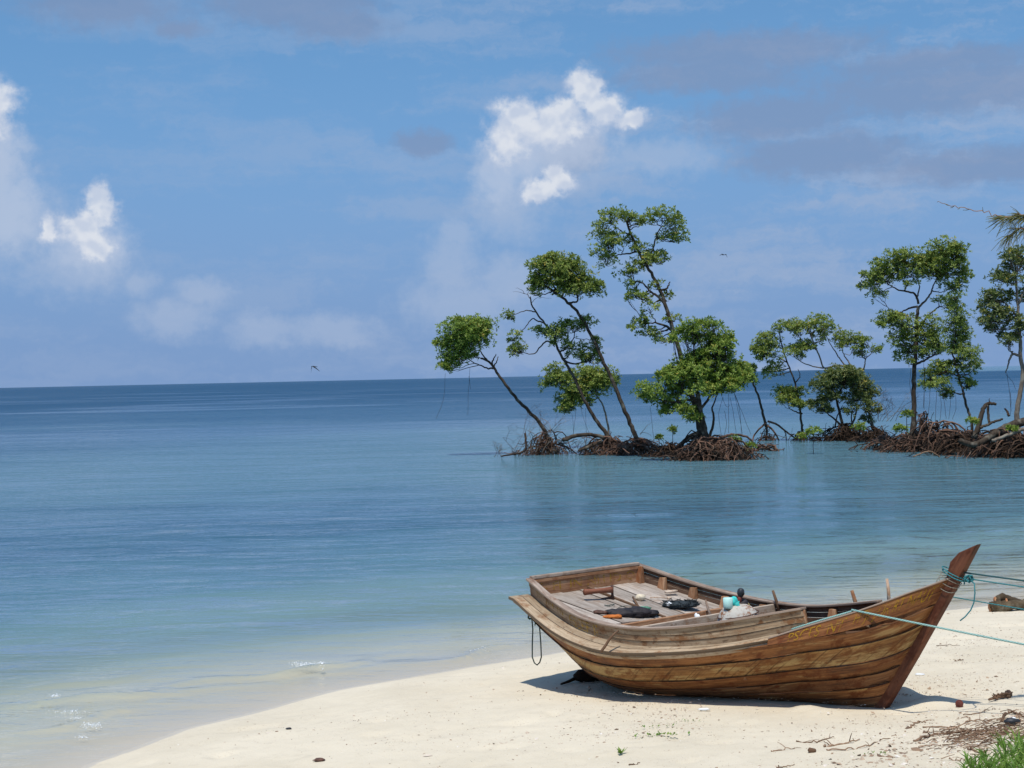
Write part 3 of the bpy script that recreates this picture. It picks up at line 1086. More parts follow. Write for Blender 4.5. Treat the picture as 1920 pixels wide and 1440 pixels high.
# end posts of the bulwark, tool pins along the rail
for side in (1, -1):
    mb = MB()
    pts = [L3(U1 - .01, side * (bul_b(U1) - .02), bul_w(U1) - .02 - drop(U1, side)), L3(U1 + .05, side * (bul_b(U1) - .02), base_w(-.4) - .03)]
    mb.tube(pts, [.016, .022], 5)
    mb.build('bulwark_end_post', M['rib'], boat)


def pin(px0, py0, px1, py1, u, side, r, mt, nm):
    """a thole pin standing at the rail: foot at boat station u"""
    ft = boat_world(u, side * (bul_b(u) if u < U1 else sheer_b(u)) * .95, 0)
    D = ft[1]
    a, b = at(px0, py0, D), at(px1, py1, D - .02)
    inv = rot.transposed()
    pa, pb = inv @ (Vector(a) - Vector(B_FOOT)), inv @ (Vector(b) - Vector(B_FOOT))
    mb = MB()
    pb = pa + (pb - pa) * 1.35
    mid = (pa + pb) / 2 + Vector((.006, 0, 0))
    mb.tube([pa, mid, pb], [r * .8, r, r * 1.05], 6)
    return mb.build(nm, mt, boat)


pin(1449, 1107, 1459, 1141, -2.05, -1, .016, M['twig'], 'thole_pin')
pin(1597, 1107, 1606, 1140, -1.12, -1, .020, M['rib'], 'thole_pin')
pin(1663, 1085, 1666, 1121, -.55, -1, .016, M['pale'], 'thole_pin')


# yellow hand-painted lettering, worn
def paint_material():
    m_, t = mat('worn_yellow_paint')
    co = t.n('ShaderNodeTexCoord').outputs['Object']
    n = t.noise(co, 38.0, 5.0, 0.7)
    g = t.noise(co, 9.0, 4.0, 0.6)
    p = principled(t, t.mix(g, (0.33, 0.17, 0.012), (0.52, 0.31, 0.02)), 0.8, None, 0.2)
    tr = t.n('ShaderNodeBsdfTransparent')
    mx = t.n('ShaderNodeMixShader')
    t.put(mx.inputs[0], t.math('MULTIPLY', t.step(t.math('ADD', t.math('MULTIPLY', n, .6), t.math('MULTIPLY', g, .4)), 0.43, 0.55), 0.66))
    t.t.links.new(tr.outputs[0], mx.inputs[1])
    t.t.links.new(p, mx.inputs[2])
    finish(t, mx.outputs[0])
    return m_


M['paint'] = paint_material()


def lettering(text, fn, parent):
    """fn(x, y) maps the text box (0..1, 0..1) to boat space"""
    cu = bpy.data.curves.new('letters', 'FONT')
    cu.body = text
    cu.resolution_u = 3
    tmp = bpy.data.objects.new('letters', cu)
    COL.objects.link(tmp)
    bpy.context.view_layer.update()
    me = bpy.data.meshes.new_from_object(tmp)
    bpy.data.objects.remove(tmp)
    bpy.data.curves.remove(cu)
    bm = bmesh.new()
    bm.from_mesh(me)
    bmesh.ops.triangulate(bm, faces=bm.faces[:])
    bmesh.ops.subdivide_edges(bm, edges=[e for e in bm.edges if e.calc_length() > .12], cuts=2)
    bm.to_mesh(me)
    bm.free()
    co = np.array([v.co[:] for v in me.vertices])
    lo, hi = co.min(0), co.max(0)
    for v in me.vertices:
        x = (v.co.x - lo[0]) / (hi[0] - lo[0])
        y = (v.co.y - lo[1]) / (hi[1] - lo[1])
        v.co = fn(x, y)
    me.name = 'painted_letters'
    ob = link('painted_letters', me, M['paint'], parent)
    ob['kind'] = 'stuff'
    return ob


def on_wash(s0, s1, t0, t1, off=0.006):
    def fn(x, y):
        s, t = lerp(s0, s1, x), lerp(t1, t0, y)
        p = wash_pt(s, t)
        e = 1e-3
        n = (Vector(wash_pt(min(s + e, 1), t)) - Vector(wash_pt(s - e, t))).cross(Vector(wash_pt(s, min(t + e, 1))) - Vector(wash_pt(s, t - e))).normalized()
        if n.y > 0:
            n = -n
        return p + n * off
    return fn


def on_bulwark(u0, u1, t0, t1):
    def fn(x, y):
        u, tt = lerp(u0, u1, x), lerp(t1, t0, y)
        return L3(u, bul_b(u) - 0.018 * tt + 0.012 + .005, lerp(bul_w(u) - .022, base_w(u) - .012, tt))
    return fn


lettering('PSCES  NT', on_wash(.13, .47, .18, .92), BOW_P)
lettering('HTJI  JOR RT NAUT', on_wash(.52, .95, .12, .88), BOW_P)
lettering('JIYIIII III', on_bulwark(-3.55, -2.98, .15, .62), BUL_P)
lettering('FSEEF II', on_bulwark(-2.86, -2.42, .08, .85), BUL_P)
lettering('O FI  IN NI.I ID O', lambda x, y: L3(U0 + 0.038, lerp(.72, -.70, x), lerp(.995, 1.085, y)), TRB)


# ---------------------------------------------------------------- ropes
def sag(a, b, n=14, s=0.03):
    a, b = Vector(a), Vector(b)
    return [a.lerp(b, i / (n - 1)) - Vector((0, 0, s * 4 * (i / (n - 1)) * (1 - i / (n - 1)))) for i in range(n)]


def rope_mat(name, c):
    m_, t = mat(name)
    uv = t.n('ShaderNodeUVMap').outputs[0]
    x, y, z = t.sep(uv)
    w = t.math('SINE', t.math('ADD', t.math('MULTIPLY', x, 260.0), t.math('MULTIPLY', y, 420.0)))
    cc = t.mix(t.step(w, -0.6, 0.6), tuple(v * .55 for v in c), c)
    finish(t, principled(t, cc, 0.8, t.bump(w, 0.5, 0.004), 0.2))
    return m_


M['rope_teal'] = rope_mat('pale_teal_rope', (0.36, 0.60, 0.55))
M['rope_dark'] = rope_mat('dark_teal_rope', (0.05, 0.13, 0.14))
M['rope_mid'] = rope_mat('teal_rope', (0.06, 0.27, 0.30))
M['rope_tan'] = rope_mat('pale_tan_rope', (0.30, 0.27, 0.21))
M['rope_yellow'] = rope_mat('yellow_rope', (0.72, 0.56, 0.22))
M['rope_green'] = rope_mat('dark_green_cord', (0.05, 0.085, 0.08))


def bw(u, b, w):
    return Vector(boat_world(u, b, w))


TREE_C = np.array([7.6, 12.6])                     # the casuarina the boat is tied to, just off the right edge
stem_front = bw(.92, 0, 1.27)


def rope_to_edge(a, px, py, D, reach):
    e = Vector(at(px, py, D))
    a = Vector(a)
    return a + (e - a) * reach


# 1 dark line and 2 teal line from the stem to the tree
q1 = rope_to_edge(stem_front, 1920, 1087, 13.25, 1.0)
k1 = (TREE_C[0] - .16 - stem_front.x) / (q1.x - stem_front.x)
e1 = stem_front + (q1 - stem_front) * k1
mb = MB()
mb.tube(sag(stem_front, e1, 20, 0.02), 0.0076, 6)
tag(mb.build('mooring_rope', M['rope_dark'], None), 'dark rope stretched from the bow post out of frame to the right', 'rope')
kn = stem_front + Vector((.03, -.02, -.05))
q2 = rope_to_edge(kn, 1920, 1099, 13.2, 1.0)
e2 = kn + (q2 - kn) * ((TREE_C[0] - .16 - kn.x) / (q2.x - kn.x))
mb = MB()
mb.tube(sag(kn, e2, 20, 0.02), 0.0056, 6)
# knot and the hanging tail belong to this rope
kp = []
for i in range(40):
    an = i * .9
    kp.append(kn + Vector((.030 * math.cos(an) + .012 * math.sin(i * .37), .026 * math.sin(an * 1.3), .022 * math.sin(an) + .010 * math.cos(i * .7))))
mb.tube(kp, .0075, 5)
tail = [kn + Vector((.02, -.01, -.02))] + [Vector(at(px, py, 13.35)) for (px, py) in ((1827, 1094), (1828, 1112), (1826, 1130), (1820, 1144), (1810, 1156), (1800, 1164))]
mb.tube(tail, .0058, 6)
# lashing round the stem
turns = []
for i in range(61):
    an = i / 60 * 2 * math.pi * 2
    cu_, cw_ = .815, 1.245 - i / 60 * .05
    turns.append(bw(cu_ + .098 * math.cos(an) - .03 * math.sin(an) * 0, .056 * math.sin(an), cw_ - .55 * .098 * math.cos(an) + .03))
mb.tube(turns, .0052, 6)
tag(mb.build('mooring_rope', M['rope_mid'], None), 'teal rope lashed round the bow post with a knot and a loose hanging tail', 'rope')
mb = MB()
for j in range(3):
    ring = []
    for i in range(31):
        an = i / 30 * 2 * math.pi
        du = .092 * math.cos(an)
        ring.append(bw(.79 - j * .022 + du, .060 * math.sin(an), 1.215 - j * .028 - .50 * du - .02 * j * math.sin(an)))
    mb.tube(ring, .0035, 5)
tag(mb.build('cord_lashing', M['rope_tan'], None), 'thin pale cord wound several times round the bow post', 'cord')
# 3 the line behind the bow
a3 = bw(.55, -.12, 1.06)
q3 = rope_to_edge(a3, 1920, 1141, 13.6, 1.0)
e3 = a3 + (q3 - a3) * ((TREE_C[0] - .16 - a3.x) / (q3.x - a3.x))
mb = MB()
mb.tube(sag(a3, e3, 20, 0.012), 0.0052, 6)
tag(mb.build('mooring_rope', M['rope_mid'], None), 'thin teal rope running behind the bow post and across the log', 'rope')
# 4 pale line along the rail, over it and away to the right
rail = [wash_pt(s, 0) for s in (.14, .24, .34, .42, .48)]
rail = [Vector(B_FOOT) + rot @ (p + Vector((0, .012, .018))) for p in rail]
top = rail[-1] + Vector((0, 0, .012))
q4 = rope_to_edge(top, 1920, 1205, 13.0, 1.0)
k4 = 1.0
for k in np.linspace(1.0, 6.0, 200):
    p = top + (q4 - top) * k
    if p.z < ground_z(p.x, p.y) + .15:
        break
    k4 = k
e4 = top + (q4 - top) * k4
mb = MB()
mb.tube([rail[0] + Vector((0, .03, -.06))] + rail + sag(top, e4, 16, .015), 0.0084, 6)
tag(mb.build('mooring_rope', M['rope_teal'], None), 'pale teal rope lying along the near rail then stretched across the bow', 'rope')
mb = MB()
mb.tube([e4 + Vector((0, 0, .12)), e4 + Vector((.01, .02, -.25))], [.025, .03], 7)
tag(mb.build('mooring_stake', M['twig'], None), 'short wooden stake in the sand holding the pale teal rope', 'stake')

# looped cord under the stern shelf
D0 = bw(-3.55, 1.10, .9)[1]
loop = [Vector(at(px, py, D0)) for (px, py) in ((997, 1157), (999, 1180), (998, 1210), (998, 1232), (1002, 1243), (1007, 1247), (1012, 1242), (1015, 1232), (1014, 1205), (1012, 1180), (1011, 1166))]
mb = MB()
mb.tube(loop, .0068, 6)
mb.tube([Vector(at(px, py, D0)) for (px, py) in ((1003, 1158), (1003.5, 1168), (1003, 1173))], .006, 5)
kp = [Vector(at(994, 1157, D0)) + Vector((.02 * math.cos(i * 1.1), .018 * math.sin(i * .8), .02 * math.sin(i * 1.1))) for i in range(16)]
mb.tube(kp, .009, 5)
tag(mb.build('cord_loop', M['rope_green'], None), 'dark cord hanging in a long loop under the stern shelf', 'cord')

# bent stick leaning on the shelf
Ds = bw(-2.1, 1.2, .65)[1]
mb = MB()
mb.tube([Vector(at(px, py, Ds - k * .02)) for k, (px, py) in enumerate(((1160, 1182), (1152, 1188), (1143, 1198), (1135, 1211), (1126, 1223)))], [.008, .011, .013, .014, .015], 6)
tag(mb.build('bent_stick', M['twig'], None), 'bent brown stick leaning against the boat side over the shelf', 'stick')


# ---------------------------------------------------------------- things lying in the boat
def deck_at(px, py, lift=0.0):
    """boat-deck point under a photo pixel"""
    d = Vector(ray(px, py))
    w = 0.9
    for _ in range(30):
        nrm = Vector(B_W)
        k = (Vector(B_FOOT) + nrm * w - Vector(EYE)).dot(nrm) / d.dot(nrm)
        p = Vector(EYE) + d * k
        u = (p - Vector(B_FOOT)).dot(Vector(B_A))
        w = .5 * w + .5 * (deck_w(min(max(u, U0), DU1)) + 0.004)
    return p + nrm * lift


def blob(mb, c, r, seed, amp=.25, sub=2, squash=(1, 1, 1), freq=1.6, col=None):
    bm = bmesh.new()
    bmesh.ops.create_icosphere(bm, subdivisions=sub, radius=1.0)
    rn = random.Random(seed)
    ph = [rn.uniform(0, 6) for _ in range(6)]
    vs = []
    for v in bm.verts:
        p = v.co
        k = 1 + amp * (math.sin(p.x * freq * 2 + ph[0]) * math.cos(p.y * freq * 2.3 + ph[1]) + .5 * math.sin(p.z * freq * 4 + ph[2] + p.x * 3) + .35 * math.sin(p.y * freq * 6 + ph[3]))
        vs.append(Vector(c) + Vector((p.x * squash[0], p.y * squash[1], p.z * squash[2])) * r * k)
    mb.add(vs, [tuple(l.index for l in f.verts) for f in bm.faces], None, col)
    bm.free()


M['coral'] = plain('bleached_coral', (0.72, 0.62, 0.46), 0.9, 0.2, 30, 0.2, 0.6)
M['net'] = plain('dark_net', (0.035, 0.045, 0.05), 0.9, 0.5, 60, 0.2, 1.0)
M['tarp'] = plain('black_tarp', (0.022, 0.018, 0.020), 0.7, 0.5, 14, 0.4, 0.8)
M['rust'] = plain('orange_rag', (0.50, 0.15, 0.03), 0.8, 0.4, 20, 0.3, 0.5)
M['white'] = plain('white_plastic', (0.75, 0.77, 0.78), 0.5, 0.1, 12, 0.4, 0.2)
M['mint'] = plain('mint_plastic', (0.50, 0.78, 0.70), 0.4, 0.06, 12, 0.5, 0.1)
M['teal'] = plain('teal_rag', (0.05, 0.50, 0.46), 0.7, 0.3, 25, 0.3, 0.6)
M['green'] = plain('green_rag', (0.10, 0.26, 0.17), 0.8, 0.3, 25, 0.3, 0.6)
M['black'] = plain('black_rubber', (0.025, 0.027, 0.032), 0.5, 0.3, 12, 0.4, 0.3)
M['redbrown'] = plain('red_brown_iron', (0.13, 0.035, 0.025), 0.7, 0.4, 20, 0.3, 0.5)
M['iron'] = plain('rusty_iron', (0.10, 0.05, 0.035), 0.75, 0.4, 30, 0.4, 0.5)


def sack_material():
    m_, t = mat('speckled_white_sack')
    co = t.n('ShaderNodeTexCoord').outputs['Object']
    x, y, z = t.sep(co)
    n = t.noise(co, 26.0, 4.0, 0.7)
    b = t.noise(co, 5.0, 3.0, 0.6)
    c = t.mix(t.math('MULTIPLY', t.step(n, .46, .56), t.step(b, .34, .50)), (0.50, 0.475, 0.42), (0.26, 0.115, 0.055))
    finish(t, principled(t, c, 0.85, t.bump(n, .3, .01), .2))
    return m_


M['sack'] = sack_material()

# mallet: long handle propped up, iron head hanging from it
h0, h1 = deck_at(1096, 1126, .085), deck_at(1148, 1124, .100)
mb = MB()
dirv = (h1 - h0)
mal = thing('mallet', 'reddish wooden mallet with an iron head on the stern deck', 'mallet', deck_at(1120, 1124))
off = Vector(mal.location)
mb.tube([h0 - off + dirv * t for t in (0, .02, .35, .7, 1.0)], [.030, .034, .026, .027, .034], 9)
mb.build('handle', M['handle'], mal)
mb = MB()
hp = h1 - off + dirv * .02
dn = Vector((0.012, -.015, -1)).normalized()
mb.tube([hp + Vector((0, 0, .045)), hp + Vector((0, 0, .02)), hp + dn * .045, hp + dn * .10], [.017, .014, .014, .022], 7)
mb.tube([hp + dn * .085 + Vector((-.12, .01, -.008)), hp + dn * .08], [.010, .014], 6)
mb.build('head', M['iron'], mal)

mb = MB()
c = deck_at(1201, 1124)
blob(mb, c + Vector((0, 0, .022)), .048, 3, .16, 2, (1.15, .9, .75), 2.2)
tag(mb.build('coral_lump', M['coral'], None), 'cream coloured lump of coral on the stern deck', 'coral')

mb = MB()
c = deck_at(1276, 1137)
blob(mb, c + Vector((0, 0, .02)), .19, 5, .14, 3, (1.0, .62, .19), 3.4)
for i in range(90):
    an, rr = random.uniform(0, 6.3), random.uniform(.05, .2)
    p = c + Vector((rr * math.cos(an), rr * .62 * math.sin(an), .03 + random.uniform(0, .03) * (1 - rr * 3)))
    mb.tube([p, p + Vector((random.uniform(-.05, .05), random.uniform(-.04, .04), random.uniform(-.01, .03))), p + Vector((random.uniform(-.07, .07), random.uniform(-.05, .05), 0))], .0035, 3, cap=False)
tag(mb.build('net_heap', M['net'], None), 'dark grey heap of fishing net spread on the deck by the far ribs', 'net')
mb = MB()
c = deck_at(1255, 1136)
blob(mb, c + Vector((0, -.01, .02)), .05, 8, .3, 2, (1.1, .8, .45), 3)
blob(mb, c + Vector((.05, -.03, .012)), .03, 9, .3, 2, (1.2, .8, .5), 3)
tag(mb.build('plastic_scrap', M['white'], None), 'crumpled white plastic scrap beside the dark net', 'plastic')
mb = MB()
a, b = deck_at(1219, 1123, .012), deck_at(1252, 1124, .015)
mb.tube([a, (a + b) / 2 + Vector((0, 0, .006)), b], [.007, .008, .008], 6)
mb.tube([b, b + (b - a) * .22], [.018, .012], 6)
tag(mb.build('paddle_stick', M['pale'], None), 'thin pale stick pointing at the dark net on the deck', 'stick')
mb = MB()
a, b = deck_at(1187, 1125, .03), deck_at(1199, 1143, .01)
mb.tube([a, b], [.011, .013], 6)
tag(mb.build('short_stick', M['twig'], None), 'short brown stick lying next to the coral lump', 'stick')
mb = MB()
c = deck_at(1208, 1143)
blob(mb, c + Vector((0, 0, .015)), .055, 12, .3, 2, (1.2, .7, .35), 3)
tag(mb.build('green_rag', M['green'], None), 'small green rag beside the black tarpaulin heap', 'rag')

tp = thing('tarpaulin_heap', 'black tarpaulin bundle with an orange rag at the deck edge', 'tarpaulin', deck_at(1180, 1158))
off = Vector(tp.location)
mb = MB()
for i, (px, py, r, sq) in enumerate(((1165, 1156, .12, (1.2, .8, .42)), (1190, 1155, .13, (1.3, .8, .45)), (1212, 1155, .10, (1.3, .8, .40)), (1150, 1154, .07, (1.2, .8, .5)))):
    blob(mb, deck_at(px, py, .03) - off, r, 20 + i, .13, 3, sq, 2.6)
mb.build('tarpaulin', M['tarp'], tp)
mb = MB()
blob(mb, deck_at(1148, 1162, .03) - off, .07, 31, .22, 2, (1.5, .7, .30), 3)
blob(mb, deck_at(1159, 1163, .035) - off, .045, 32, .22, 2, (1.1, .8, .55), 3)
mb.build('orange_rag', M['rust'], tp)
mb = MB()
blob(mb, deck_at(1127, 1154, .03), .045, 33, .3, 2, (1.4, .8, .5), 3)
tag(mb.build('dark_rag', M['iron'], None), 'small dark rag left of the black tarpaulin heap', 'rag')
mb = MB()
c = deck_at(1143, 1137, .012)
mb.tube([c + Vector((.05 * math.cos(i * .42), .035 * math.sin(i * .42), .006 * math.sin(i))) for i in range(16)], .004, 5)
tag(mb.build('cord_ring', M['rope_green'], None), 'small ring of dark cord above the black tarpaulin', 'cord')
mb = MB()
c0, c1 = deck_at(1160, 1141, .01), deck_at(1199, 1140, .012)
mb.tube([c0.lerp(c1, i / 9) + Vector((0, .03 * math.sin(i * .7), .012 * math.sin(i * .35))) for i in range(10)], .004, 5)
tag(mb.build('loose_cord', M['rope_green'], None), 'thin dark cord strung along the top of the black tarpaulin', 'cord')
mb = MB()
a, b = deck_at(1198, 1091, .02), deck_at(1212, 1087, .03)
mb.tube([a, (a + b) / 2 + Vector((0, 0, .01)), b], [.008, .010, .006], 5)
tag(mb.build('pale_stick', M['pale'], None), 'short pale stick in the far corner by the transom', 'stick')
mb = MB()
a, b = deck_at(1247, 1112, .02), deck_at(1270, 1113, .02)
mb.box((a + b) / 2, ((b - a).length, .05, .025), Matrix.Rotation(.5, 3, 'Z'))
tag(mb.build('wood_offcut', M['pale'], None), 'flat pale wood offcut at the foot of a far rib', 'wood')


# in the hold: a white sack-covered drum with gear on top
def hold(px, py, u):
    """point on the photo ray in the transverse plane at station u"""
    d = Vector(ray(px, py))
    a = Vector(B_A)
    p0 = Vector(B_FOOT) + a * u
    k = (p0 - Vector(EYE)).dot(a) / d.dot(a)
    return Vector(EYE) + d * k


UH = -1.75
sk = thing('sack_bundle', 'speckled white sack standing in the hold, tied with cord', 'sack', hold(1385, 1195, UH))
off = Vector(sk.location)
ctr = hold(1384, 1155, UH)
mb = MB()
prof = [(0, .195), (.10, .215), (.22, .21), (.30, .185), (.355, .14), (.38, .09), (.385, .02)]
zb = hold(1384, 1132, UH).z - .385
base = Vector((ctr.x, ctr.y, zb))
vs, fs = [], []
for (z_, r_) in prof:
    for k in range(20):
        an = k * math.pi / 10
        rr = r_ * (1 + .05 * math.sin(an * 3 + z_ * 9) + .03 * math.sin(an * 7))
        vs.append(base - off + Vector((rr * math.cos(an), rr * math.sin(an), z_)))
for i in range(len(prof) - 1):
    for k in range(20):
        fs.append((i * 20 + k, i * 20 + (k + 1) % 20, i * 20 + 20 + (k + 1) % 20, i * 20 + 20 + k))
fs.append(tuple(len(prof) * 20 - 20 + k for k in range(20)))
fs.append(tuple(range(19, -1, -1)))
mb.add(vs, fs)
mb.build('sack', M['sack'], sk)
mb = MB()
mb.tube([base - off + Vector((.20 * math.cos(k * .3142), .20 * math.sin(k * .3142), .285 + .03 * math.cos(k * .3142))) for k in range(21)], .006, 5)
mb.build('cord', M['iron'], sk)
topz = base.z + .37
mb = MB()
cp = hold(1365, 1138, UH)
mb.tube([cp + Vector((0, 0, -.015)), cp + Vector((0, 0, .0)), cp + Vector((0, 0, .085)), cp + Vector((0, 0, .09))], [.040, .046, .048, .040], 14)
tag(mb.build('mint_cup', M['mint'], None), 'mint green plastic pot on top of the white sack', 'pot')
mb = MB()
cp = hold(1375, 1129, UH)
blob(mb, cp, .055, 41, .28, 2, (1.0, .8, 1.0), 3.5)
blob(mb, cp + Vector((.03, -.02, -.03)), .035, 42, .3, 2, (1, 1, 1), 3.5)
tag(mb.build('teal_rag', M['teal'], None), 'bright turquoise rag stuffed beside the mint pot', 'rag')
fl = thing('float_on_stick', 'dark grey float on a red brown stem above the sack', 'float', hold(1392, 1138, UH))
off = Vector(fl.location)
cp = hold(1389, 1111, UH) - off
mb = MB()
blob(mb, cp, .040, 51, .05, 3, (.9, .9, 1.15), 2)
mb.build('float', M['black'], fl)
mb = MB()
mb.tube([cp + Vector((0, 0, -.03)), cp + Vector((-.02, 0, -.08)), cp + Vector((-.01, 0, -.16))], [.02, .03, .025], 7)
mb.build('stem', M['redbrown'], fl)
mb = MB()
cp = hold(1394, 1134, UH)
blob(mb, cp, .06, 53, .25, 2, (1.0, .8, .85), 3)
blob(mb, cp + Vector((-.045, -.03, -.02)), .03, 54, .25, 2, (.8, .8, 1.2), 3)
tag(mb.build('dark_bag', M['tarp'], None), 'small black bag between the turquoise rag and the yellow rope', 'bag')
mb = MB()
for j in range(3):
    mb.tube([hold(px + j * 2.2 - 2, py, UH) for (px, py) in ((1398, 1130), (1402, 1134), (1405, 1141), (1407, 1150), (1408, 1160))], .009, 6)
tag(mb.build('rope_hank', M['rope_yellow'], None), 'hank of yellow rope hanging down the right of the sack', 'rope')
mb = MB()
mb.tube([hold(1323, 1125, -2.5), hold(1328, 1143, -2.45), hold(1336, 1162, -2.4)], [.010, .013, .014], 6)
tag(mb.build('grey_stick', M['cap'], None), 'thin grey stick leaning in the hold left of the sack', 'stick')
mb = MB()
blob(mb, hold(1308, 1160, -2.3), .035, 61, .35, 2, (.7, .7, 1.5), 3)
blob(mb, hold(1305, 1167, -2.3), .045, 62, .35, 2, (1.2, .8, .6), 3)
tag(mb.build('plastic_bag', M['white'], None), 'crumpled clear white plastic bag in the hold below the deck edge', 'bag')

# block and rags under the stern
mb = MB()
a, b = on_sand(1078, 1279), on_sand(1128, 1272)
a, b = Vector(a), Vector(b)
mb.tube([a.lerp(b, t) + Vector((0, 0, .05 + .012 * math.sin(t * 9))) for t in (0, .15, .4, .7, 1.0, 1.3)], [.035, .06, .075, .08, .085, .08], 8)
tag(mb.build('dark_log', M['root_dark'], None), 'short dark log wedged on the sand under the stern', 'log')
mb = MB()
a, b = Vector(on_sand(1052, 1285)), Vector(on_sand(1082, 1277))
mb.tube([a + Vector((0, 0, .012)), a.lerp(b, .5) + Vector((0, 0, .02)), b + Vector((0, 0, .04))], [.010, .016, .022], 6)
tag(mb.build('root_stick', M['root'], None), 'thin crooked stick poking out from the dark log under the stern', 'stick')

# ---------------------------------------------------------------- mangroves
def jitter_line(pts, amp, n):
    """resample a polyline smoothly and shake it a little"""
    pts = [Vector(p) for p in pts]
    out = []
    m_ = len(pts) - 1
    for i in range(n):
        s = i / (n - 1) * m_
        k = min(int(s), m_ - 1)
        t = s - k
        p0, p1, p2, p3 = pts[max(k - 1, 0)], pts[k], pts[k + 1], pts[min(k + 2, m_)]
        p = 0.5 * (2 * p1 + (p2 - p0) * t + (2 * p0 - 5 * p1 + 4 * p2 - p3) * t * t + (3 * p1 - p0 - 3 * p2 + p3) * t ** 3)
        if 0 < i < n - 1:
            p = p + Vector((random.gauss(0, amp), random.gauss(0, amp), random.gauss(0, amp)))
        out.append(p)
    return out


def leaves_mesh(name, ros, mt, parent, llen=0.13, lwid=0.055, per=7, rng=None):
    """ros: (n,7) rosette centre xyz, axis xyz, tone. One quad a leaf"""
    rng = rng or RNG
    ros = np.asarray(ros, float)
    n = len(ros)
    c = np.repeat(ros[:, :3], per, 0)
    ax = np.repeat(ros[:, 3:6], per, 0)
    ax /= np.linalg.norm(ax, axis=1, keepdims=True) + 1e-9
    tone = np.repeat(ros[:, 6], per) + rng.normal(0, .16, n * per)
    ref = np.where(np.abs(ax[:, 2:3]) < .9, [[0, 0, 1.0]], [[1.0, 0, 0]])
    e1 = np.cross(ax, ref)
    e1 /= np.linalg.norm(e1, axis=1, keepdims=True)
    e2 = np.cross(ax, e1)
    an = np.tile(np.arange(per) * 2 * math.pi / per, n) + np.repeat(rng.uniform(0, 6.3, n), per) + rng.normal(0, .3, n * per)
    elv = rng.uniform(.05, 1.0, n * per)[:, None]
    d = (e1 * np.cos(an)[:, None] + e2 * np.sin(an)[:, None]) * np.cos(elv) + ax * np.sin(elv)
    d += rng.normal(0, .12, d.shape)
    d /= np.linalg.norm(d, axis=1, keepdims=True)
    sd = np.cross(d, ax + rng.normal(0, .35, ax.shape))
    sd /= np.linalg.norm(sd, axis=1, keepdims=True) + 1e-9
    L = (llen * rng.uniform(.7, 1.25, n * per))[:, None]
    W = (lwid * rng.uniform(.75, 1.2, n * per))[:, None] * .5
    b = c + d * (L * .12)
    mid = b + d * L * .55
    nrm = np.cross(sd, d)
    V = np.stack([b, mid + sd * W + nrm * L * .05, b + d * L, mid - sd * W + nrm * L * .05], 1).reshape(-1, 3)
    F = np.arange(len(V)).reshape(-1, 4)
    return fast_mesh(name, V, F, np.repeat(np.clip(tone, 0, 1), 4), mt, parent, False)


def clump_rosettes(c, rx, ry, dens, rng, depth=None):
    """lumpy ellipsoid of rosettes round c; rx, ry half sizes in metres"""
    rd = depth or (rx * .75)
    nsub = max(6, int(8 + 18 * rx * ry / .5))
    u = rng.normal(0, 1, (nsub, 3))
    u /= np.linalg.norm(u, axis=1, keepdims=True)
    u[:, 2] = np.where(u[:, 2] < -.35, -u[:, 2] * .8, u[:, 2])
    rad = rng.uniform(.40, 1.08, nsub)[:, None]
    subs = u * rad * [rx, rd, ry]
    n = int(dens * 250 * (rx * ry + rx * rd * .4 + .06) / max(1e-6, 1))
    k = rng.integers(0, nsub, n)
    ss = np.minimum(.19, .30 * min(rx, ry)) + .03
    p = subs[k] + rng.normal(0, 1, (n, 3)) * [ss * 1.15, ss, ss * .72]
    q = p / [rx, rd, ry]
    l = np.linalg.norm(q, axis=1, keepdims=True)
    p = np.where(l > 1.3, p / l * 1.28, p)
    axd = p / [rx, rd, ry] * .7 + [0, 0, .75] + rng.normal(0, .35, (n, 3))
    tone = np.clip(.48 + .16 * rng.normal(0, 1, nsub)[k] + .12 * (p[:, 2] / ry), 0, 1)
    return np.concatenate([p + np.asarray(c), axd, tone[:, None]], 1), subs + np.asarray(c)


def arch_root(mb, a, ang, reach, drop, r, bulge=.35, col=.5, segs=7, z_end=-.25):
    a = Vector(a)
    d = Vector((math.cos(ang), math.sin(ang), 0))
    pts = []
    for i in range(segs):
        t = i / (segs - 1)
        z = a.z + (z_end - a.z) * (t ** 1.9) + bulge * drop * math.sin(math.pi * min(1, t * 1.1)) * .35
        pts.append(a + d * reach * (1 - (1 - t) ** 1.35) + Vector((random.gauss(0, .03), random.gauss(0, .03), z - a.z + random.gauss(0, .02))))
    mb.tube(pts, [r * (1 - .35 * i / (segs - 1)) for i in range(segs)], 5, col, cap=False)
    return pts


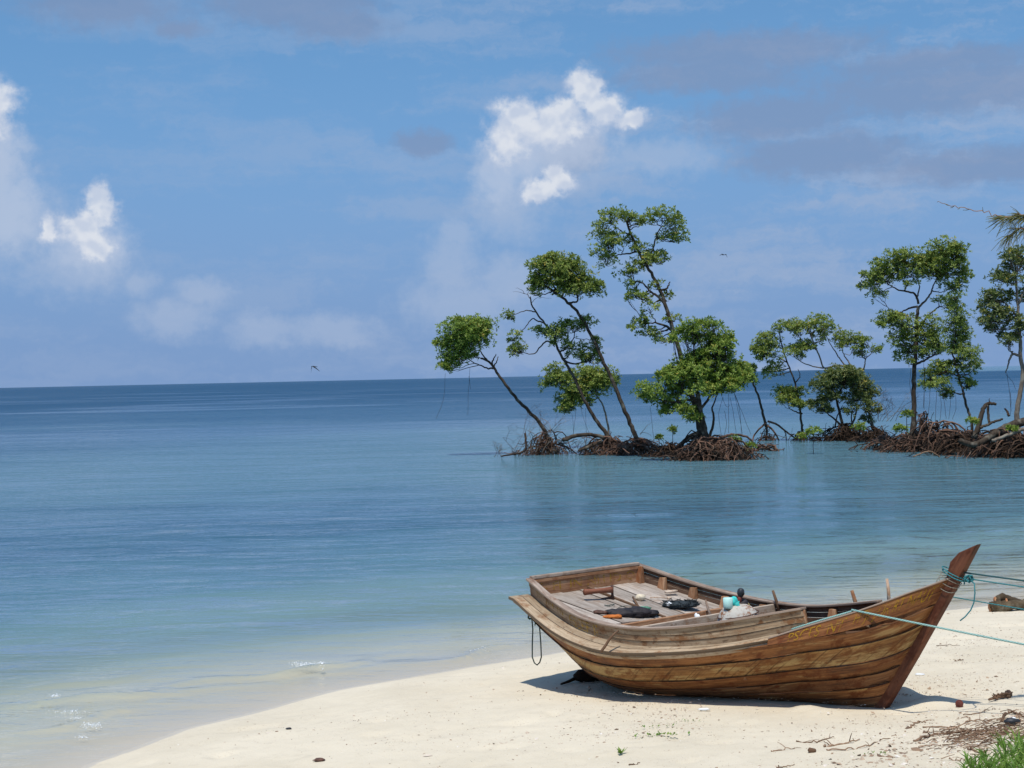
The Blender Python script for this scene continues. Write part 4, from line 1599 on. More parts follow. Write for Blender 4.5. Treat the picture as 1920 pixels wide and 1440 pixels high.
def root_mass(name, parent, cx, cy, n, rad, hgt, mt, r=(.018, .045), seed=0, fine=60, squash=.6):
    """tangle of prop roots round a base at (cx, cy)"""
    rs = random.getstate()
    random.seed(seed)
    mb = MB()
    for i in range(int(n * .75)):
        ang = random.uniform(0, 6.283)
        h = hgt * random.uniform(.22, 1.0)
        st = Vector((cx + random.gauss(0, rad * .16), cy + random.gauss(0, rad * .10), h))
        d = Vector((math.cos(ang), math.sin(ang) * squash, 0))
        arch_root(mb, st, math.atan2(d.y, d.x), rad * random.uniform(.3, 1.05) * d.length, h, random.uniform(*r), random.uniform(.1, .9), random.random())
    for i in range(fine):
        x = cx + random.gauss(0, rad * .5)
        y = cy + random.gauss(0, rad * .3)
        k = math.exp(-((x - cx) / rad) ** 2 * 1.2)
        z = random.uniform(0, hgt * .75 * k + .1)
        p = Vector((x, y, z))
        v = Vector((random.gauss(0, 1), random.gauss(0, .6), random.gauss(-.35, .6))).normalized()
        pts = [p]
        for j in range(4):
            v = (v + Vector((random.gauss(0, .3), random.gauss(0, .3), random.gauss(-.12, .25)))).normalized()
            pts.append(pts[-1] + v * random.uniform(.08, .2))
        mb.tube(pts, [random.uniform(.008, .022)] * 5, 4, random.random(), cap=False)
    random.setstate(rs)
    return mb.build(name, mt, parent)


def hanging(parent, lst, D, r=.008, mt=None):
    """thin aerial roots hanging down: list of pixel polylines, each a part"""
    for pl in lst:
        mb = MB()
        pts = [Vector(at(px, py, D)) - Vector(parent.location) for (px, py) in pl]
        mb.tube(jitter_line(pts, .006, max(5, len(pl) * 3)), r, 4, .4, cap=False)
        mb.build('aerial_root', mt or M['root_dark'], parent)


def tree(name, label, base, trunk, clumps, branches=(), r=(.11, .05), leaf='leaf', bk='bark', dens=1.0, roots=None, aerial=(), seed=1, slim=.74,
         twigs=5, D=None, llen=.13, dz=.5, bare=()):
    """a mangrove: pixel outline of trunk, limbs and leaf clumps, built at its own distance"""
    rng = np.random.default_rng(seed)
    random.seed(seed)
    r = (r[0] * slim, r[1] * slim)
    p0 = unz(base[0], base[1], 0.0)
    D = D or p0[1]
    k = D / FPX                                        # metres per photo pixel
    root = thing(name, label, 'tree', (at(base[0], base[1], D)[0], D, 0.0), 'mangroves standing in the shallows')
    off = Vector(root.location)
    P = lambda px, py, d=0.0: Vector(at(px, py, D + d)) - off
    mb = MB()
    tr = jitter_line([P(*q) for q in trunk], .012, 4 * len(trunk))
    nt = len(tr)
    mb.tube(tr, [lerp(r[0], r[1], (i / (nt - 1)) ** .8) * (1.25 if i == 0 else 1) for i in range(nt)], 8, .5)
    trunk_o = mb.build('trunk', M[bk], root)
    skel = [(p, lerp(r[0], r[1], i / (nt - 1))) for i, p in enumerate(tr)]
    for bpx in branches:
        pts = [P(q[0], q[1], q[2] if len(q) > 2 else 0.0) for q in bpx]
        near = min(skel, key=lambda s: (s[0] - pts[0]).length)
        r0 = min(near[1] * .8, .06)
        line = jitter_line(pts, .012, 4 * len(pts))
        mb = MB()
        mb.tube(line, [lerp(r0, r0 * .35, i / (len(line) - 1)) for i in range(len(line))], 6, .5)
        mb.build('limb', M[bk], root)
        skel += [(p, lerp(r0, r0 * .35, i / (len(line) - 1))) for i, p in enumerate(line)]
    ros, mbt = [], MB()
    extra = []
    for i_, a_ in enumerate(clumps):
        others = sorted(((math.hypot(a_[0] - b_[0], a_[1] - b_[1]), j_) for j_, b_ in enumerate(clumps) if j_ != i_))[:2]
        for (ds, j_) in others:
            b_ = clumps[j_]
            if ds < 1.25 * (a_[2] + b_[2]) and j_ > i_:
                f_ = rng.uniform(.35, .65)
                extra.append((lerp(a_[0], b_[0], f_) + rng.normal(0, 3), lerp(a_[1], b_[1], f_) + rng.normal(0, 3), .42 * (a_[2] + b_[2]), .38 * (a_[3] + b_[3]), .5))
        if rng.uniform() < .7:                         # loose sprigs at the outside
            an_ = rng.uniform(0, 6.28)
            extra.append((a_[0] + 1.15 * a_[2] * math.cos(an_), a_[1] - .9 * a_[3] * math.sin(an_), 5, 4, .9))
    clumps = list(clumps) + extra
    for cl in clumps:
        px, py, rx, ry = cl[:4]
        dn = cl[4] if len(cl) > 4 else 1.0
        dd = rng.uniform(-dz, dz) if len(cl) < 6 else cl[5]
        c = P(px, py, dd)
        rr, subs = clump_rosettes(c, rx * k * 1.12, ry * k * 1.18, dens * dn, rng)
        ros.append(rr)
        # twigs from the nearest wood into the clump
        near = min(skel, key=lambda s: (s[0] - c).length + (.6 if s[0].z > c.z + .2 else 0))
        cc = Vector(c) + Vector((0, 0, -ry * k * .35))
        line = jitter_line([near[0], near[0].lerp(cc, .5) + Vector((0, 0, -.05)), cc], .03, 8)
        rb = min(near[1] * .7, .028)
        mbt.tube(line, [lerp(rb, .012, i / 7) for i in range(8)], 5, .45, cap=False)
        for sp in subs[:max(3, int(twigs * (1 + rx * k)))]:
            st = line[random.choice((4, 5, 6, 7))]
            e = Vector(sp)
            mbt.tube(jitter_line([st, st.lerp(e, .55) + Vector((0, 0, -.04)), e], .015, 5), [.012, .010, .008, .006, .004], 4, .4, cap=False)
    for bpx in bare:
        pts = [P(*q) for q in bpx]
        mbt.tube(jitter_line(pts, .015, 3 * len(pts)), [lerp(.016, .004, i / (3 * len(pts) - 1)) for i in range(3 * len(pts))], 4, .7, cap=False)
    o = mbt.build('twigs', M[bk], root)
    o['kind'] = 'stuff'
    if ros:
        leaves_mesh('crown', np.concatenate(ros), M[leaf], root, llen=llen, rng=rng)
    if roots:
        n, rad, hgt, fine = roots[:4]
        ob = root_mass('prop_roots', root, 0, 0, n, rad, hgt, M[roots[4] if len(roots) > 4 else 'root'], seed=seed + 100, fine=fine * 2)
        ob['kind'] = 'stuff'
    hanging(root, aerial, D - .15)
    return root


GROUP_ROOT = dict()
# left group
tree('leaning_mangrove', 'slim mangrove leaning far left with one blocky leaf crown, leftmost of all', (1022, 852),
     [(1030, 845), (1024, 814), (1008, 788), (985, 765), (962, 740), (938, 708), (926, 690), (916, 678), (902, 672)],
     [(862, 622, 34, 22), (902, 612, 24, 16), (842, 648, 20, 22), (872, 648, 30, 24), (846, 676, 18, 16), (866, 670, 22, 16), (895, 634, 26, 20), (832, 690, 9, 8), (878, 606, 26, 10)],
     [[(926, 690), (912, 690), (895, 683), (875, 672)], [(916, 678), (904, 664), (898, 648), (892, 632)], [(922, 684), (926, 672), (930, 664)], [(926, 688), (932, 676), (934, 668)]],
     r=(.13, .055), leaf='leaf_bright', dens=1.25, roots=(46, 1.25, .95, 120), seed=11,
     aerial=[[(835, 700), (833, 735), (828, 760), (818, 785)], [(881, 690), (879, 730), (877, 778)], [(879, 705), (883, 730)]])
tree('two_tier_mangrove', 'sparse leaning mangrove with bare limbs left of the dense umbrella crown', (1138, 852),
     [(1146, 845), (1138, 816), (1122, 795), (1104, 766), (1090, 738), (1076, 708), (1060, 680), (1046, 655), (1038, 632), (1024, 610), (1008, 590), (998, 572), (994, 556)],
     [(952, 594, 8, 10, .9), (966, 632, 12, 9, .8), (976, 655, 12, 10, .8), (962, 662, 9, 8, .8), (1010, 620, 14, 8, .7), (1030, 625, 22, 14, .8), (1058, 622, 24, 18, .9), (1080, 612, 20, 14), (1105, 602, 14, 10, .8),
      (1060, 650, 22, 10, .5), (1090, 655, 24, 10, .5), (1116, 644, 10, 10, .9), (1108, 676, 14, 9, .8), (1088, 668, 20, 8, .5), (1122, 658, 9, 6, .7)],
     [[(1020, 605), (1008, 602), (998, 598), (986, 612), (970, 630)], [(1004, 585), (990, 582), (975, 586), (955, 594)], [(1040, 645), (1024, 640), (1012, 652), (1000, 664), (980, 660)],
      [(1048, 660), (1058, 655), (1072, 640), (1078, 622)], [(1056, 672), (1070, 682), (1090, 680), (1105, 678)], [(1036, 628), (1050, 622), (1064, 626)]],
     r=(.13, .035), dens=0.72, roots=(40, 1.1, .75, 110), seed=12,
     bare=[[(994, 560), (984, 550), (972, 548), (962, 546)], [(996, 568), (1004, 560), (1018, 558), (1034, 560)], [(984, 551), (976, 542), (966, 540)], [(990, 555), (992, 545), (998, 536)]])
tree('umbrella_mangrove', 'tall leaning mangrove with a dense dark umbrella crown', (1192, 852),
     [(1204, 846), (1192, 818), (1180, 790), (1166, 758), (1152, 722), (1136, 688), (1118, 650), (1100, 612), (1084, 588), (1068, 570), (1054, 558), (1038, 546), (1026, 536)],
     [(1042, 498, 36, 17, 1.2), (1012, 508, 20, 18, 1.1), (1060, 515, 32, 22, 1.2), (1030, 528, 32, 16), (1004, 536, 14, 14, .8), (1090, 528, 30, 20, 1.1), (1108, 546, 20, 16, 1.1), (1082, 548, 30, 12, .9), (1000, 552, 12, 8, .6), (1038, 488, 20, 9, 1.1), (1060, 538, 30, 14)],
     [[(1066, 568), (1080, 566), (1084, 556), (1080, 548), (1094, 540)], [(1044, 552), (1038, 535), (1032, 518)], [(1054, 558), (1058, 540), (1068, 522)], [(1030, 540), (1016, 534), (1006, 528)]],
     r=(.14, .06), dens=1.10, roots=(60, 1.5, .65, 150), seed=13,
     bare=[[(1200, 815), (1212, 800), (1222, 792)], [(1200, 812), (1214, 812), (1222, 818)]])
tree('low_bush_mangrove', 'low double-headed mangrove bush behind the two leaning trunks', (1140, 838),
     [(1142, 832), (1140, 800), (1136, 780), (1132, 764), (1122, 746), (1112, 732)],
     [(1040, 700, 22, 14, .8), (1032, 720, 16, 14, .7), (1060, 718, 24, 16, .9), (1100, 705, 30, 16, 1.2), (1130, 712, 24, 18, 1.2), (1112, 732, 30, 18, 1.2), (1085, 732, 22, 16), (1070, 756, 20, 12), (1056, 772, 13, 10), (1092, 752, 24, 10), (1145, 718, 12, 14), (1066, 744, 18, 8)],
     [[(1122, 746), (1106, 752), (1088, 758), (1070, 762)], [(1112, 735), (1090, 728), (1066, 722), (1044, 712)]],
     r=(.075, .04), dens=1.15, leaf='leaf', bk='bark_pale', roots=(16, .7, .5, 40), seed=14,
     aerial=[[(1080, 765), (1078, 790), (1074, 820)], [(1088, 762), (1096, 790), (1106, 815)], [(1098, 765), (1099, 800), (1100, 840)], [(1072, 775), (1075, 800), (1074, 835)]])
tree('tall_mangrove', 'tallest mangrove of the middle group, leaning, with a forked airy crown', (1318, 858),
     [(1322, 850), (1312, 800), (1300, 750), (1288, 700), (1278, 672), (1268, 640), (1258, 606), (1248, 572), (1236, 540), (1220, 512), (1204, 484), (1190, 456), (1180, 430), (1172, 410)],
     [(1152, 404, 26, 12, .9), (1136, 424, 22, 16, .9), (1124, 448, 17, 16, .9), (1122, 476, 14, 16, .8), (1138, 494, 18, 14, .7), (1150, 458, 24, 18, .8), (1176, 450, 16, 18, .6), (1180, 408, 16, 8, .8), (1192, 416, 10, 10, .7),
      (1216, 412, 16, 10, .9), (1242, 404, 26, 14, 1.0), (1262, 424, 20, 18, 1.0), (1274, 448, 14, 14, .9), (1248, 446, 20, 12, .8), (1210, 470, 18, 14, .9), (1222, 494, 16, 14), (1242, 490, 12, 18, 1.0), (1200, 500, 16, 14, .8),
      (1176, 512, 20, 12, .7), (1186, 540, 14, 10, .8), (1180, 556, 10, 8, .8), (1206, 560, 12, 10, .8), (1232, 538, 12, 10, .9), (1250, 560, 10, 10, .9), (1218, 578, 14, 8, .7), (1200, 610, 14, 12, .9), (1218, 626, 16, 9, .8), (1240, 640, 12, 10, .8), (1208, 598, 8, 8, .8), (1262, 598, 10, 8, .9)],
     [[(1212, 498), (1218, 480), (1226, 462), (1232, 440), (1240, 424)], [(1196, 470), (1178, 476), (1160, 478), (1140, 484)], [(1246, 570), (1234, 556), (1220, 546), (1204, 530), (1190, 528)],
      [(1262, 622), (1250, 612), (1232, 606), (1214, 606)], [(1238, 545), (1250, 540), (1256, 528)], [(1182, 440), (1166, 434), (1150, 420)]],
     r=(.17, .05), dens=0.62, roots=(50, 1.2, 1.0, 80, 'root_dark'), seed=15)
tree('big_bush_mangrove', 'big dense rounded mangrove bush, brightest green, in front of the tall leaning trunk', (1330, 862),
     [(1328, 856), (1324, 820), (1316, 785), (1310, 755), (1308, 735)],
     [(1300, 686, 36, 20, 1.2), (1342, 680, 40, 22, 1.2), (1378, 706, 28, 22, 1.1), (1330, 712, 46, 24, 1.2), (1280, 708, 28, 22, 1.2), (1262, 738, 24, 20, 1.2), (1258, 764, 18, 14, 1.1), (1284, 774, 16, 14, .9), (1320, 734, 40, 16), (1366, 726, 30, 12), (1398, 712, 14, 12), (1252, 706, 14, 18, 1.0),
      (1215, 736, 22, 16, .95), (1210, 752, 18, 8, .8), (1296, 614, 20, 12, .8), (1284, 632, 22, 12, .8), (1336, 606, 14, 10, .6), (1350, 634, 18, 14, .6), (1320, 640, 24, 12, .5), (1362, 650, 14, 10, .8), (1340, 655, 30, 10, .8), (1308, 786, 12, 7, .7)],
     [[(1310, 756), (1296, 745), (1284, 738), (1270, 742)], [(1308, 745), (1284, 752), (1256, 754), (1234, 748), (1218, 744)], [(1312, 770), (1330, 745), (1346, 730), (1360, 718)], [(1330, 820), (1338, 790), (1336, 765), (1344, 742)], [(1318, 800), (1300, 780), (1288, 760)]],
     r=(.19, .12), dens=1.3, leaf='leaf_bright', roots=(95, 1.75, .85, 240), seed=16,
     aerial=[[(1374, 730), (1386, 760), (1398, 790), (1408, 815)], [(1376, 735), (1384, 770), (1392, 815)], [(1366, 738), (1366, 775), (1366, 812)], [(1378, 740), (1388, 775), (1390, 830)], [(1356, 745), (1348, 775), (1352, 815)], [(1369, 745), (1376, 780), (1380, 812)], [(1358, 770), (1362, 795), (1357, 820)], [(1219, 762), (1222, 790), (1227, 830)], [(1352, 740), (1362, 762), (1368, 760)]])
tree('thin_leaning_trunk_mangrove', 'thin bare mangrove trunk on wide arching stilt roots right of the big bush', (1440, 826),
     [(1437, 800), (1432, 782), (1426, 758), (1420, 738), (1411, 716), (1404, 706)],
     [(1402, 700, 16, 9, 1.0), (1396, 690, 14, 8, .9), (1410, 712, 8, 5, .9)], r=(.095, .055), dens=1.1, seed=17, roots=(12, .5, .35, 24))
# its stilt roots are thick enough to tell apart
_t = bpy.data.objects['thin_leaning_trunk_mangrove']
for k_, pl in enumerate(([(1437, 792), (1424, 804), (1414, 816), (1410, 830)], [(1438, 796), (1437, 812), (1436, 832)], [(1440, 790), (1456, 795), (1470, 806), (1486, 818), (1500, 832)], [(1439, 798), (1450, 808), (1458, 820), (1460, 832)], [(1438, 800), (1428, 816), (1424, 832)], [(1470, 806), (1474, 818), (1474, 832)], [(1455, 812), (1448, 822), (1447, 833)])):
    mb = MB()
    mb.tube(jitter_line([Vector(at(px, py, _t.location[1] + random.uniform(-.3, .3))) - Vector(_t.location) for (px, py) in pl], .01, 10), [lerp(.055, .03, i / 9) if k_ < 4 else .025 for i in range(10)], 6, .6)
    mb.build('stilt_root', M['root'], _t)
# right group
tree('stepped_mangrove', 'small mangrove with a leafy ball low on its left side, between bush and dark dome', (1506, 826),
     [(1506, 820), (1503, 795), (1500, 770), (1496, 742), (1490, 716), (1480, 690), (1470, 662), (1464, 640), (1462, 622)],
     [(1428, 650, 14, 12), (1442, 638, 18, 12), (1424, 664, 12, 10), (1444, 660, 16, 12), (1466, 618, 12, 12), (1452, 684, 14, 12, .7), (1450, 702, 14, 12, .6), (1470, 738, 16, 13, 1.2), (1490, 742, 18, 15, 1.2), (1482, 758, 20, 8), (1502, 760, 8, 10)],
     [[(1490, 718), (1500, 706), (1496, 692)], [(1476, 680), (1462, 672), (1446, 662)], [(1504, 776), (1492, 772), (1480, 766)]],
     r=(.085, .035), dens=1.1, roots=(18, .8, .5, 30, 'root_dark'), seed=18, leaf='leaf')
tree('arching_mangrove', 'pale arching mangrove with a flat thin canopy above the dark dome bush', (1600, 824),
     [(1640, 810), (1628, 770), (1618, 730), (1604, 700), (1586, 688), (1565, 686), (1545, 690), (1537, 668), (1528, 650), (1522, 630)],
     [(1485, 612, 16, 14), (1500, 618, 18, 14), (1530, 604, 22, 12), (1548, 614, 18, 12), (1536, 628, 20, 10, .8), (1500, 652, 22, 12), (1490, 664, 20, 10), (1520, 650, 18, 10, .8), (1582, 630, 12, 10, .9), (1576, 642, 12, 10, .8), (1600, 640, 14, 12), (1612, 650, 10, 10, .9), (1626, 640, 9, 7, .9), (1640, 656, 8, 8, .8), (1618, 666, 8, 8, .8)],
     [[(1530, 655), (1515, 645), (1502, 636)], [(1604, 700), (1592, 680), (1582, 664), (1578, 648)], [(1612, 712), (1620, 690), (1624, 672), (1636, 660)], [(1545, 690), (1520, 686), (1498, 676), (1488, 668)], [(1586, 688), (1574, 672), (1560, 650), (1550, 630)]],
     r=(.085, .045), dens=0.78, bk='bark_pale', seed=19, roots=(8, .6, .3, 20), bare=[[(1625, 745), (1640, 735), (1655, 720)], [(1628, 755), (1646, 748), (1662, 744)], [(1630, 765), (1650, 760), (1660, 770)], [(1640, 735), (1652, 738), (1668, 730)]])
tree('dome_mangrove', 'dark olive dome-shaped mangrove bush standing on dark tangled stems', (1585, 826),
     [(1585, 820), (1578, 790), (1572, 765), (1568, 748)],
     [(1560, 704, 22, 14, 1.1), (1590, 700, 24, 12, 1.1), (1545, 724, 18, 16, 1.1), (1578, 720, 30, 18, 1.2), (1610, 718, 22, 16, 1.1), (1630, 740, 16, 18, 1.0), (1606, 746, 22, 14), (1556, 746, 22, 12), (1536, 760, 16, 10), (1542, 772, 14, 8, .8), (1634, 766, 12, 12, .8), (1600, 770, 14, 10, .5), (1628, 790, 10, 8, .7)],
     [[(1580, 800), (1560, 782), (1546, 770)], [(1584, 815), (1600, 790), (1606, 765), (1600, 750)], [(1640, 815), (1632, 795), (1624, 775), (1618, 758)], [(1600, 808), (1596, 780), (1602, 762)], [(1566, 800), (1570, 780), (1580, 760)]],
     r=(.11, .07), dens=1.2, leaf='leaf_olive', roots=(75, 1.5, .8, 160, 'root_dark'), seed=20)
tree('straight_mangrove', 'tall straight-trunked mangrove with a broad rounded crown, right of the gap', (1712, 846),
     [(1716, 842), (1712, 815), (1714, 780), (1713, 740), (1714, 700), (1717, 660), (1718, 620), (1720, 590), (1722, 574)],
     [(1662, 500, 28, 14, 1.1), (1690, 482, 28, 16, 1.1), (1640, 520, 20, 14, .9), (1632, 538, 14, 10, .8), (1668, 525, 26, 14, .8), (1715, 500, 30, 20, 1.1), (1745, 500, 30, 24, 1.1), (1772, 466, 30, 16, .8), (1792, 476, 18, 18, .9), (1770, 490, 28, 18, 1.1), (1790, 505, 24, 20, 1.1), (1808, 522, 12, 16, 1.0), (1760, 520, 28, 12), (1700, 525, 26, 10, .7),
      (1790, 540, 24, 12, .8), (1650, 556, 16, 8, .6), (1672, 596, 22, 12, .9), (1648, 608, 14, 8, .9), (1692, 606, 22, 14, .9), (1690, 640, 24, 14, .9), (1708, 668, 24, 14, .9), (1734, 634, 20, 18, .9), (1742, 604, 18, 14, .6), (1690, 622, 16, 12, .8), (1765, 570, 16, 12, .5), (1742, 660, 22, 14, .9), (1760, 640, 20, 16, .8)],
     [[(1720, 578), (1735, 564), (1746, 548), (1752, 530), (1770, 510)], [(1721, 574), (1706, 578), (1692, 584), (1680, 592)], [(1722, 570), (1716, 552), (1696, 546), (1676, 540), (1660, 528)], [(1718, 560), (1724, 540), (1718, 520)], [(1715, 684), (1732, 676), (1748, 668), (1766, 660)], [(1718, 630), (1730, 606), (1742, 590), (1762, 574)], [(1748, 545), (1764, 548), (1784, 540)]],
     r=(.17, .085), dens=0.92, roots=(60, 1.6, .7, 160), seed=21,
     aerial=[[(1732, 680), (1733, 720), (1731, 765)], [(1734, 690), (1733, 740), (1733, 768)], [(1745, 690), (1744, 740), (1740, 780)], [(1757, 720), (1755, 760), (1753, 800)], [(1762, 730), (1765, 765), (1762, 790)], [(1768, 735), (1772, 770), (1774, 785)], [(1708, 690), (1706, 720), (1709, 742)]])
tree('slender_mangrove', 'slender mangrove with a dark lower crown just right of the straight trunk', (1822, 826),
     [(1822, 815), (1822, 790), (1814, 768), (1808, 745), (1804, 728), (1798, 706), (1792, 684), (1786, 664)],
     [(1800, 640, 22, 14, 1.1), (1780, 656, 22, 16, 1.1), (1810, 666, 24, 16, 1.1), (1826, 690, 14, 14, 1.0), (1790, 690, 24, 14), (1760, 690, 20, 12), (1745, 706, 16, 10), (1738, 722, 12, 8, .8), (1765, 718, 18, 10), (1772, 738, 14, 8, .8), (1810, 716, 18, 8, .8), (1818, 724, 12, 6, .8),
      (1792, 580, 18, 16, .7), (1806, 600, 16, 18, .7), (1780, 606, 18, 16, .6), (1800, 622, 18, 14, .8), (1788, 556, 18, 12, .6)],
     [[(1806, 738), (1794, 738), (1782, 732)], [(1798, 706), (1782, 700), (1764, 700), (1748, 708)], [(1786, 664), (1790, 630), (1796, 600), (1794, 570)]],
     r=(.10, .05), dens=0.90, seed=22, roots=(20, .9, .5, 50),
     aerial=[[(1782, 738), (1782, 760), (1779, 786)], [(1792, 740), (1792, 765), (1786, 786)]])
tree('pale_trunk_mangrove', 'pale grey-trunked mangrove cut by the right edge of the picture', (1912, 850),
     [(1912, 845), (1908, 800), (1907, 770), (1913, 735), (1918, 700), (1914, 665), (1912, 630), (1910, 590), (1907, 550), (1904, 515)],
     [(1895, 486, 16, 14, .9), (1912, 476, 14, 12, .9), (1918, 500, 12, 16, .9), (1886, 506, 16, 12), (1872, 525, 16, 14), (1896, 530, 22, 14), (1862, 556, 18, 14), (1848, 572, 14, 12, 1.0), (1880, 560, 20, 14, .9), (1866, 590, 20, 14, 1.0), (1850, 606, 14, 12, .9), (1888, 596, 20, 16, .9), (1905, 620, 16, 16, .9), (1874, 620, 18, 12, .8), (1890, 640, 14, 8, .8), (1922, 560, 14, 18), (1925, 610, 14, 18)],
     [[(1910, 596), (1895, 580), (1882, 565)], [(1914, 668), (1900, 664), (1894, 672), (1890, 684), (1886, 700)], [(1910, 570), (1918, 550), (1924, 530)]],
     r=(.17, .06), dens=0.85, leaf='leaf_olive', bk='bark_pale', seed=23, roots=(50, 1.5, .7, 120),
     aerial=[[(1888, 700), (1892, 730), (1896, 770)], [(1886, 702), (1898, 715), (1904, 730)], [(1894, 735), (1896, 760), (1894, 780)]])


# ---------------------------------------------------------------- root tangles and driftwood along the shoal
def tangle(name, label, px, py, n, rad, hgt, fine, mt, seed, group='root tangles on the shoal'):
    p = unz(px, py, 0.0)
    o = thing(name, label, 'roots', p, group)
    ob = root_mass('roots', o, 0, 0, n, rad, hgt, M[mt], seed=seed, fine=fine)
    ob['kind'] = 'stuff'
    return o


tangle('root_tangle', 'low dark root tangle between umbrella tree and big bush', 1255, 856, 46, 1.1, .55, 110, 'root_dark', 201)
tangle('root_tangle', 'reddish root mound under the right side of the big bush', 1362, 862, 70, 1.15, .75, 170, 'root', 202)
tangle('root_tangle', 'low roots trailing right from the big bush mound', 1425, 846, 22, .9, .25, 60, 'root', 203)
tangle('root_tangle', 'reddish roots fanning left from the straight trunk', 1670, 842, 46, 1.5, .5, 90, 'root', 204)
tangle('root_tangle', 'tall reddish root heap between the straight and leaning right trunks', 1765, 846, 120, 1.6, 1.15, 260, 'root', 205)
tangle('root_tangle', 'dark root heap below the slender leaning trunk', 1812, 852, 90, 1.5, .8, 220, 'root_dark', 206)
tangle('root_tangle', 'brown root heap at the right edge under the pale trunk', 1885, 856, 120, 1.7, 1.0, 280, 'root', 207)
tangle('root_tangle', 'dark roots in the water at the far right edge', 1930, 858, 70, 1.4, .8, 160, 'root_dark', 208)
tangle('root_tangle', 'dark root heap right of the dome bush', 1640, 828, 60, 1.2, .7, 120, 'root_dark', 209)
tangle('root_tangle', 'pointed root stump heap right of the straight trunk', 1733, 838, 50, .6, 1.5, 60, 'root', 210)


def driftwood(name, label, pts, r, D, mt='root_dark', sides=7, cat='driftwood'):
    a = at(pts[0][0], pts[0][1], D)
    mb = MB()
    ln = jitter_line([Vector(at(px, py, D + k * .08)) for k, (px, py) in enumerate(pts)], .012, 4 * len(pts))
    n_ = len(ln)
    mb.tube(ln, [lerp(r[0], r[1], i / (n_ - 1)) for i in range(n_)], sides, .5)
    return tag(mb.build(name, M[mt], None), label, cat, 'driftwood along the shoal')


DL = unz(1000, 856)[1]
driftwood('arching_root', 'thick dark root arching from the leaning mound to the next trunk base', [(1055, 826), (1075, 818), (1095, 815), (1120, 817), (1145, 822)], (.09, .075), DL, 'bark')
driftwood('fallen_branch', 'dark fallen branch lying from the left mound to the middle mound', [(1085, 846), (1098, 840), (1112, 834), (1128, 828)], (.06, .09), DL, 'bark')
driftwood('fallen_branch', 'dark branch on the water left of the leftmost root mound', [(940, 856), (958, 852), (972, 850), (984, 845), (986, 828), (984, 812)], (.03, .05), DL, 'root_dark')
driftwood('fallen_branch', 'bent dark branch rising left of the big bush trunk', [(1246, 852), (1264, 842), (1282, 828), (1300, 816), (1318, 808)], (.075, .10), DL - 1.0, 'bark')
driftwood('pale_root', 'pale curved root in front of the big bush trunk', [(1294, 816), (1304, 826), (1318, 829), (1332, 823)], (.05, .04), DL - 3.2, 'bark_pale')
driftwood('long_root', 'long root reaching right from the big bush to the stilt roots', [(1340, 826), (1362, 818), (1382, 815), (1402, 820), (1414, 832)], (.07, .035), DL - 1.8, 'root')
DR = unz(1840, 856)[1]
driftwood('big_fallen_trunk', 'thick fallen trunk lying on the root heaps at the right', [(1800, 826), (1822, 834), (1846, 826), (1868, 812), (1890, 800), (1915, 792), (1945, 786)], (.10, .17), DR - .9, 'bark')
SNAG = driftwood('crooked_snag', 'crooked dark snag with a pointed prong above the right root heaps', [(1826, 822), (1834, 800), (1840, 776), (1846, 762), (1856, 757), (1868, 758)], (.12, .05), DR, 'bark')
PRONG = driftwood('prong', 'dark pointed prong on the crooked snag', [(1853, 758), (1854.5, 753), (1855, 747)], (.035, .008), DR, 'root_dark')
PRONG.parent = SNAG
for k_ in ('label', 'category', 'group'):
    del PRONG[k_]
driftwood('snag_prop', 'short upright stump supporting the crooked snag', [(1855, 792), (1853, 776), (1852, 760)], (.05, .05), DR, 'bark')
driftwood('bent_driftwood', 'bent stick standing in the water before the right heaps', [(1712, 856), (1728, 850), (1742, 846), (1754, 851), (1762, 857)], (.025, .03), unz(1735, 862)[1], 'twig')
driftwood('slanting_driftwood', 'dark driftwood limb slanting across the right heaps', [(1838, 802), (1852, 796), (1866, 790), (1880, 786)], (.06, .04), DR - .5, 'bark')
driftwood('grey_driftwood', 'long grey driftwood limb low on the rightmost heap', [(1860, 826), (1884, 818), (1906, 810), (1930, 800)], (.06, .07), DR - 1.4, 'bark_pale')
driftwood('stump_fork', 'small dark forked stump left of the pale grey trunk', [(1892, 780), (1889, 772), (1885, 766)], (.05, .03), DR - .2, 'root_dark')


# bare twiggy bush by the leftmost mound
def bare_bush(label, px, py, D, h, n, seed, spread=1.0):
    random.seed(seed)
    base = Vector(at(px, py, D))
    o = thing('bare_bush', label, 'bush', base, 'bare bushes beside the leaning mangrove')
    stems = []

    def grow(p, v, l, r, lev, mb):
        pts = [p]
        for j in range(4):
            v = (v + Vector((random.gauss(0, .22), random.gauss(0, .22), random.gauss(.05, .18)))).normalized()
            pts.append(pts[-1] + v * l / 4)
        mb.tube(pts, [r * (1 - .12 * j) for j in range(5)], 4, random.random(), cap=False)
        if lev > 0:
            for k in range(random.choice((2, 3))):
                q = pts[random.choice((2, 3, 4))]
                grow(q, (v + Vector((random.gauss(0, .7) * spread, random.gauss(0, .6), random.gauss(0, .5)))).normalized(), l * .62, r * .6, lev - 1, mb)
    for i in range(n):
        mb = MB()
        v = Vector((random.gauss(0, .6) * spread, random.gauss(0, .4), 1)).normalized()
        grow(Vector((random.gauss(0, .25) * spread, random.gauss(0, .2), 0)), v, h * random.uniform(.4, .65), .013, 3, mb)
        mb.build('stem', M['bark_pale' if i % 2 else 'root_dark'], o)
    return o


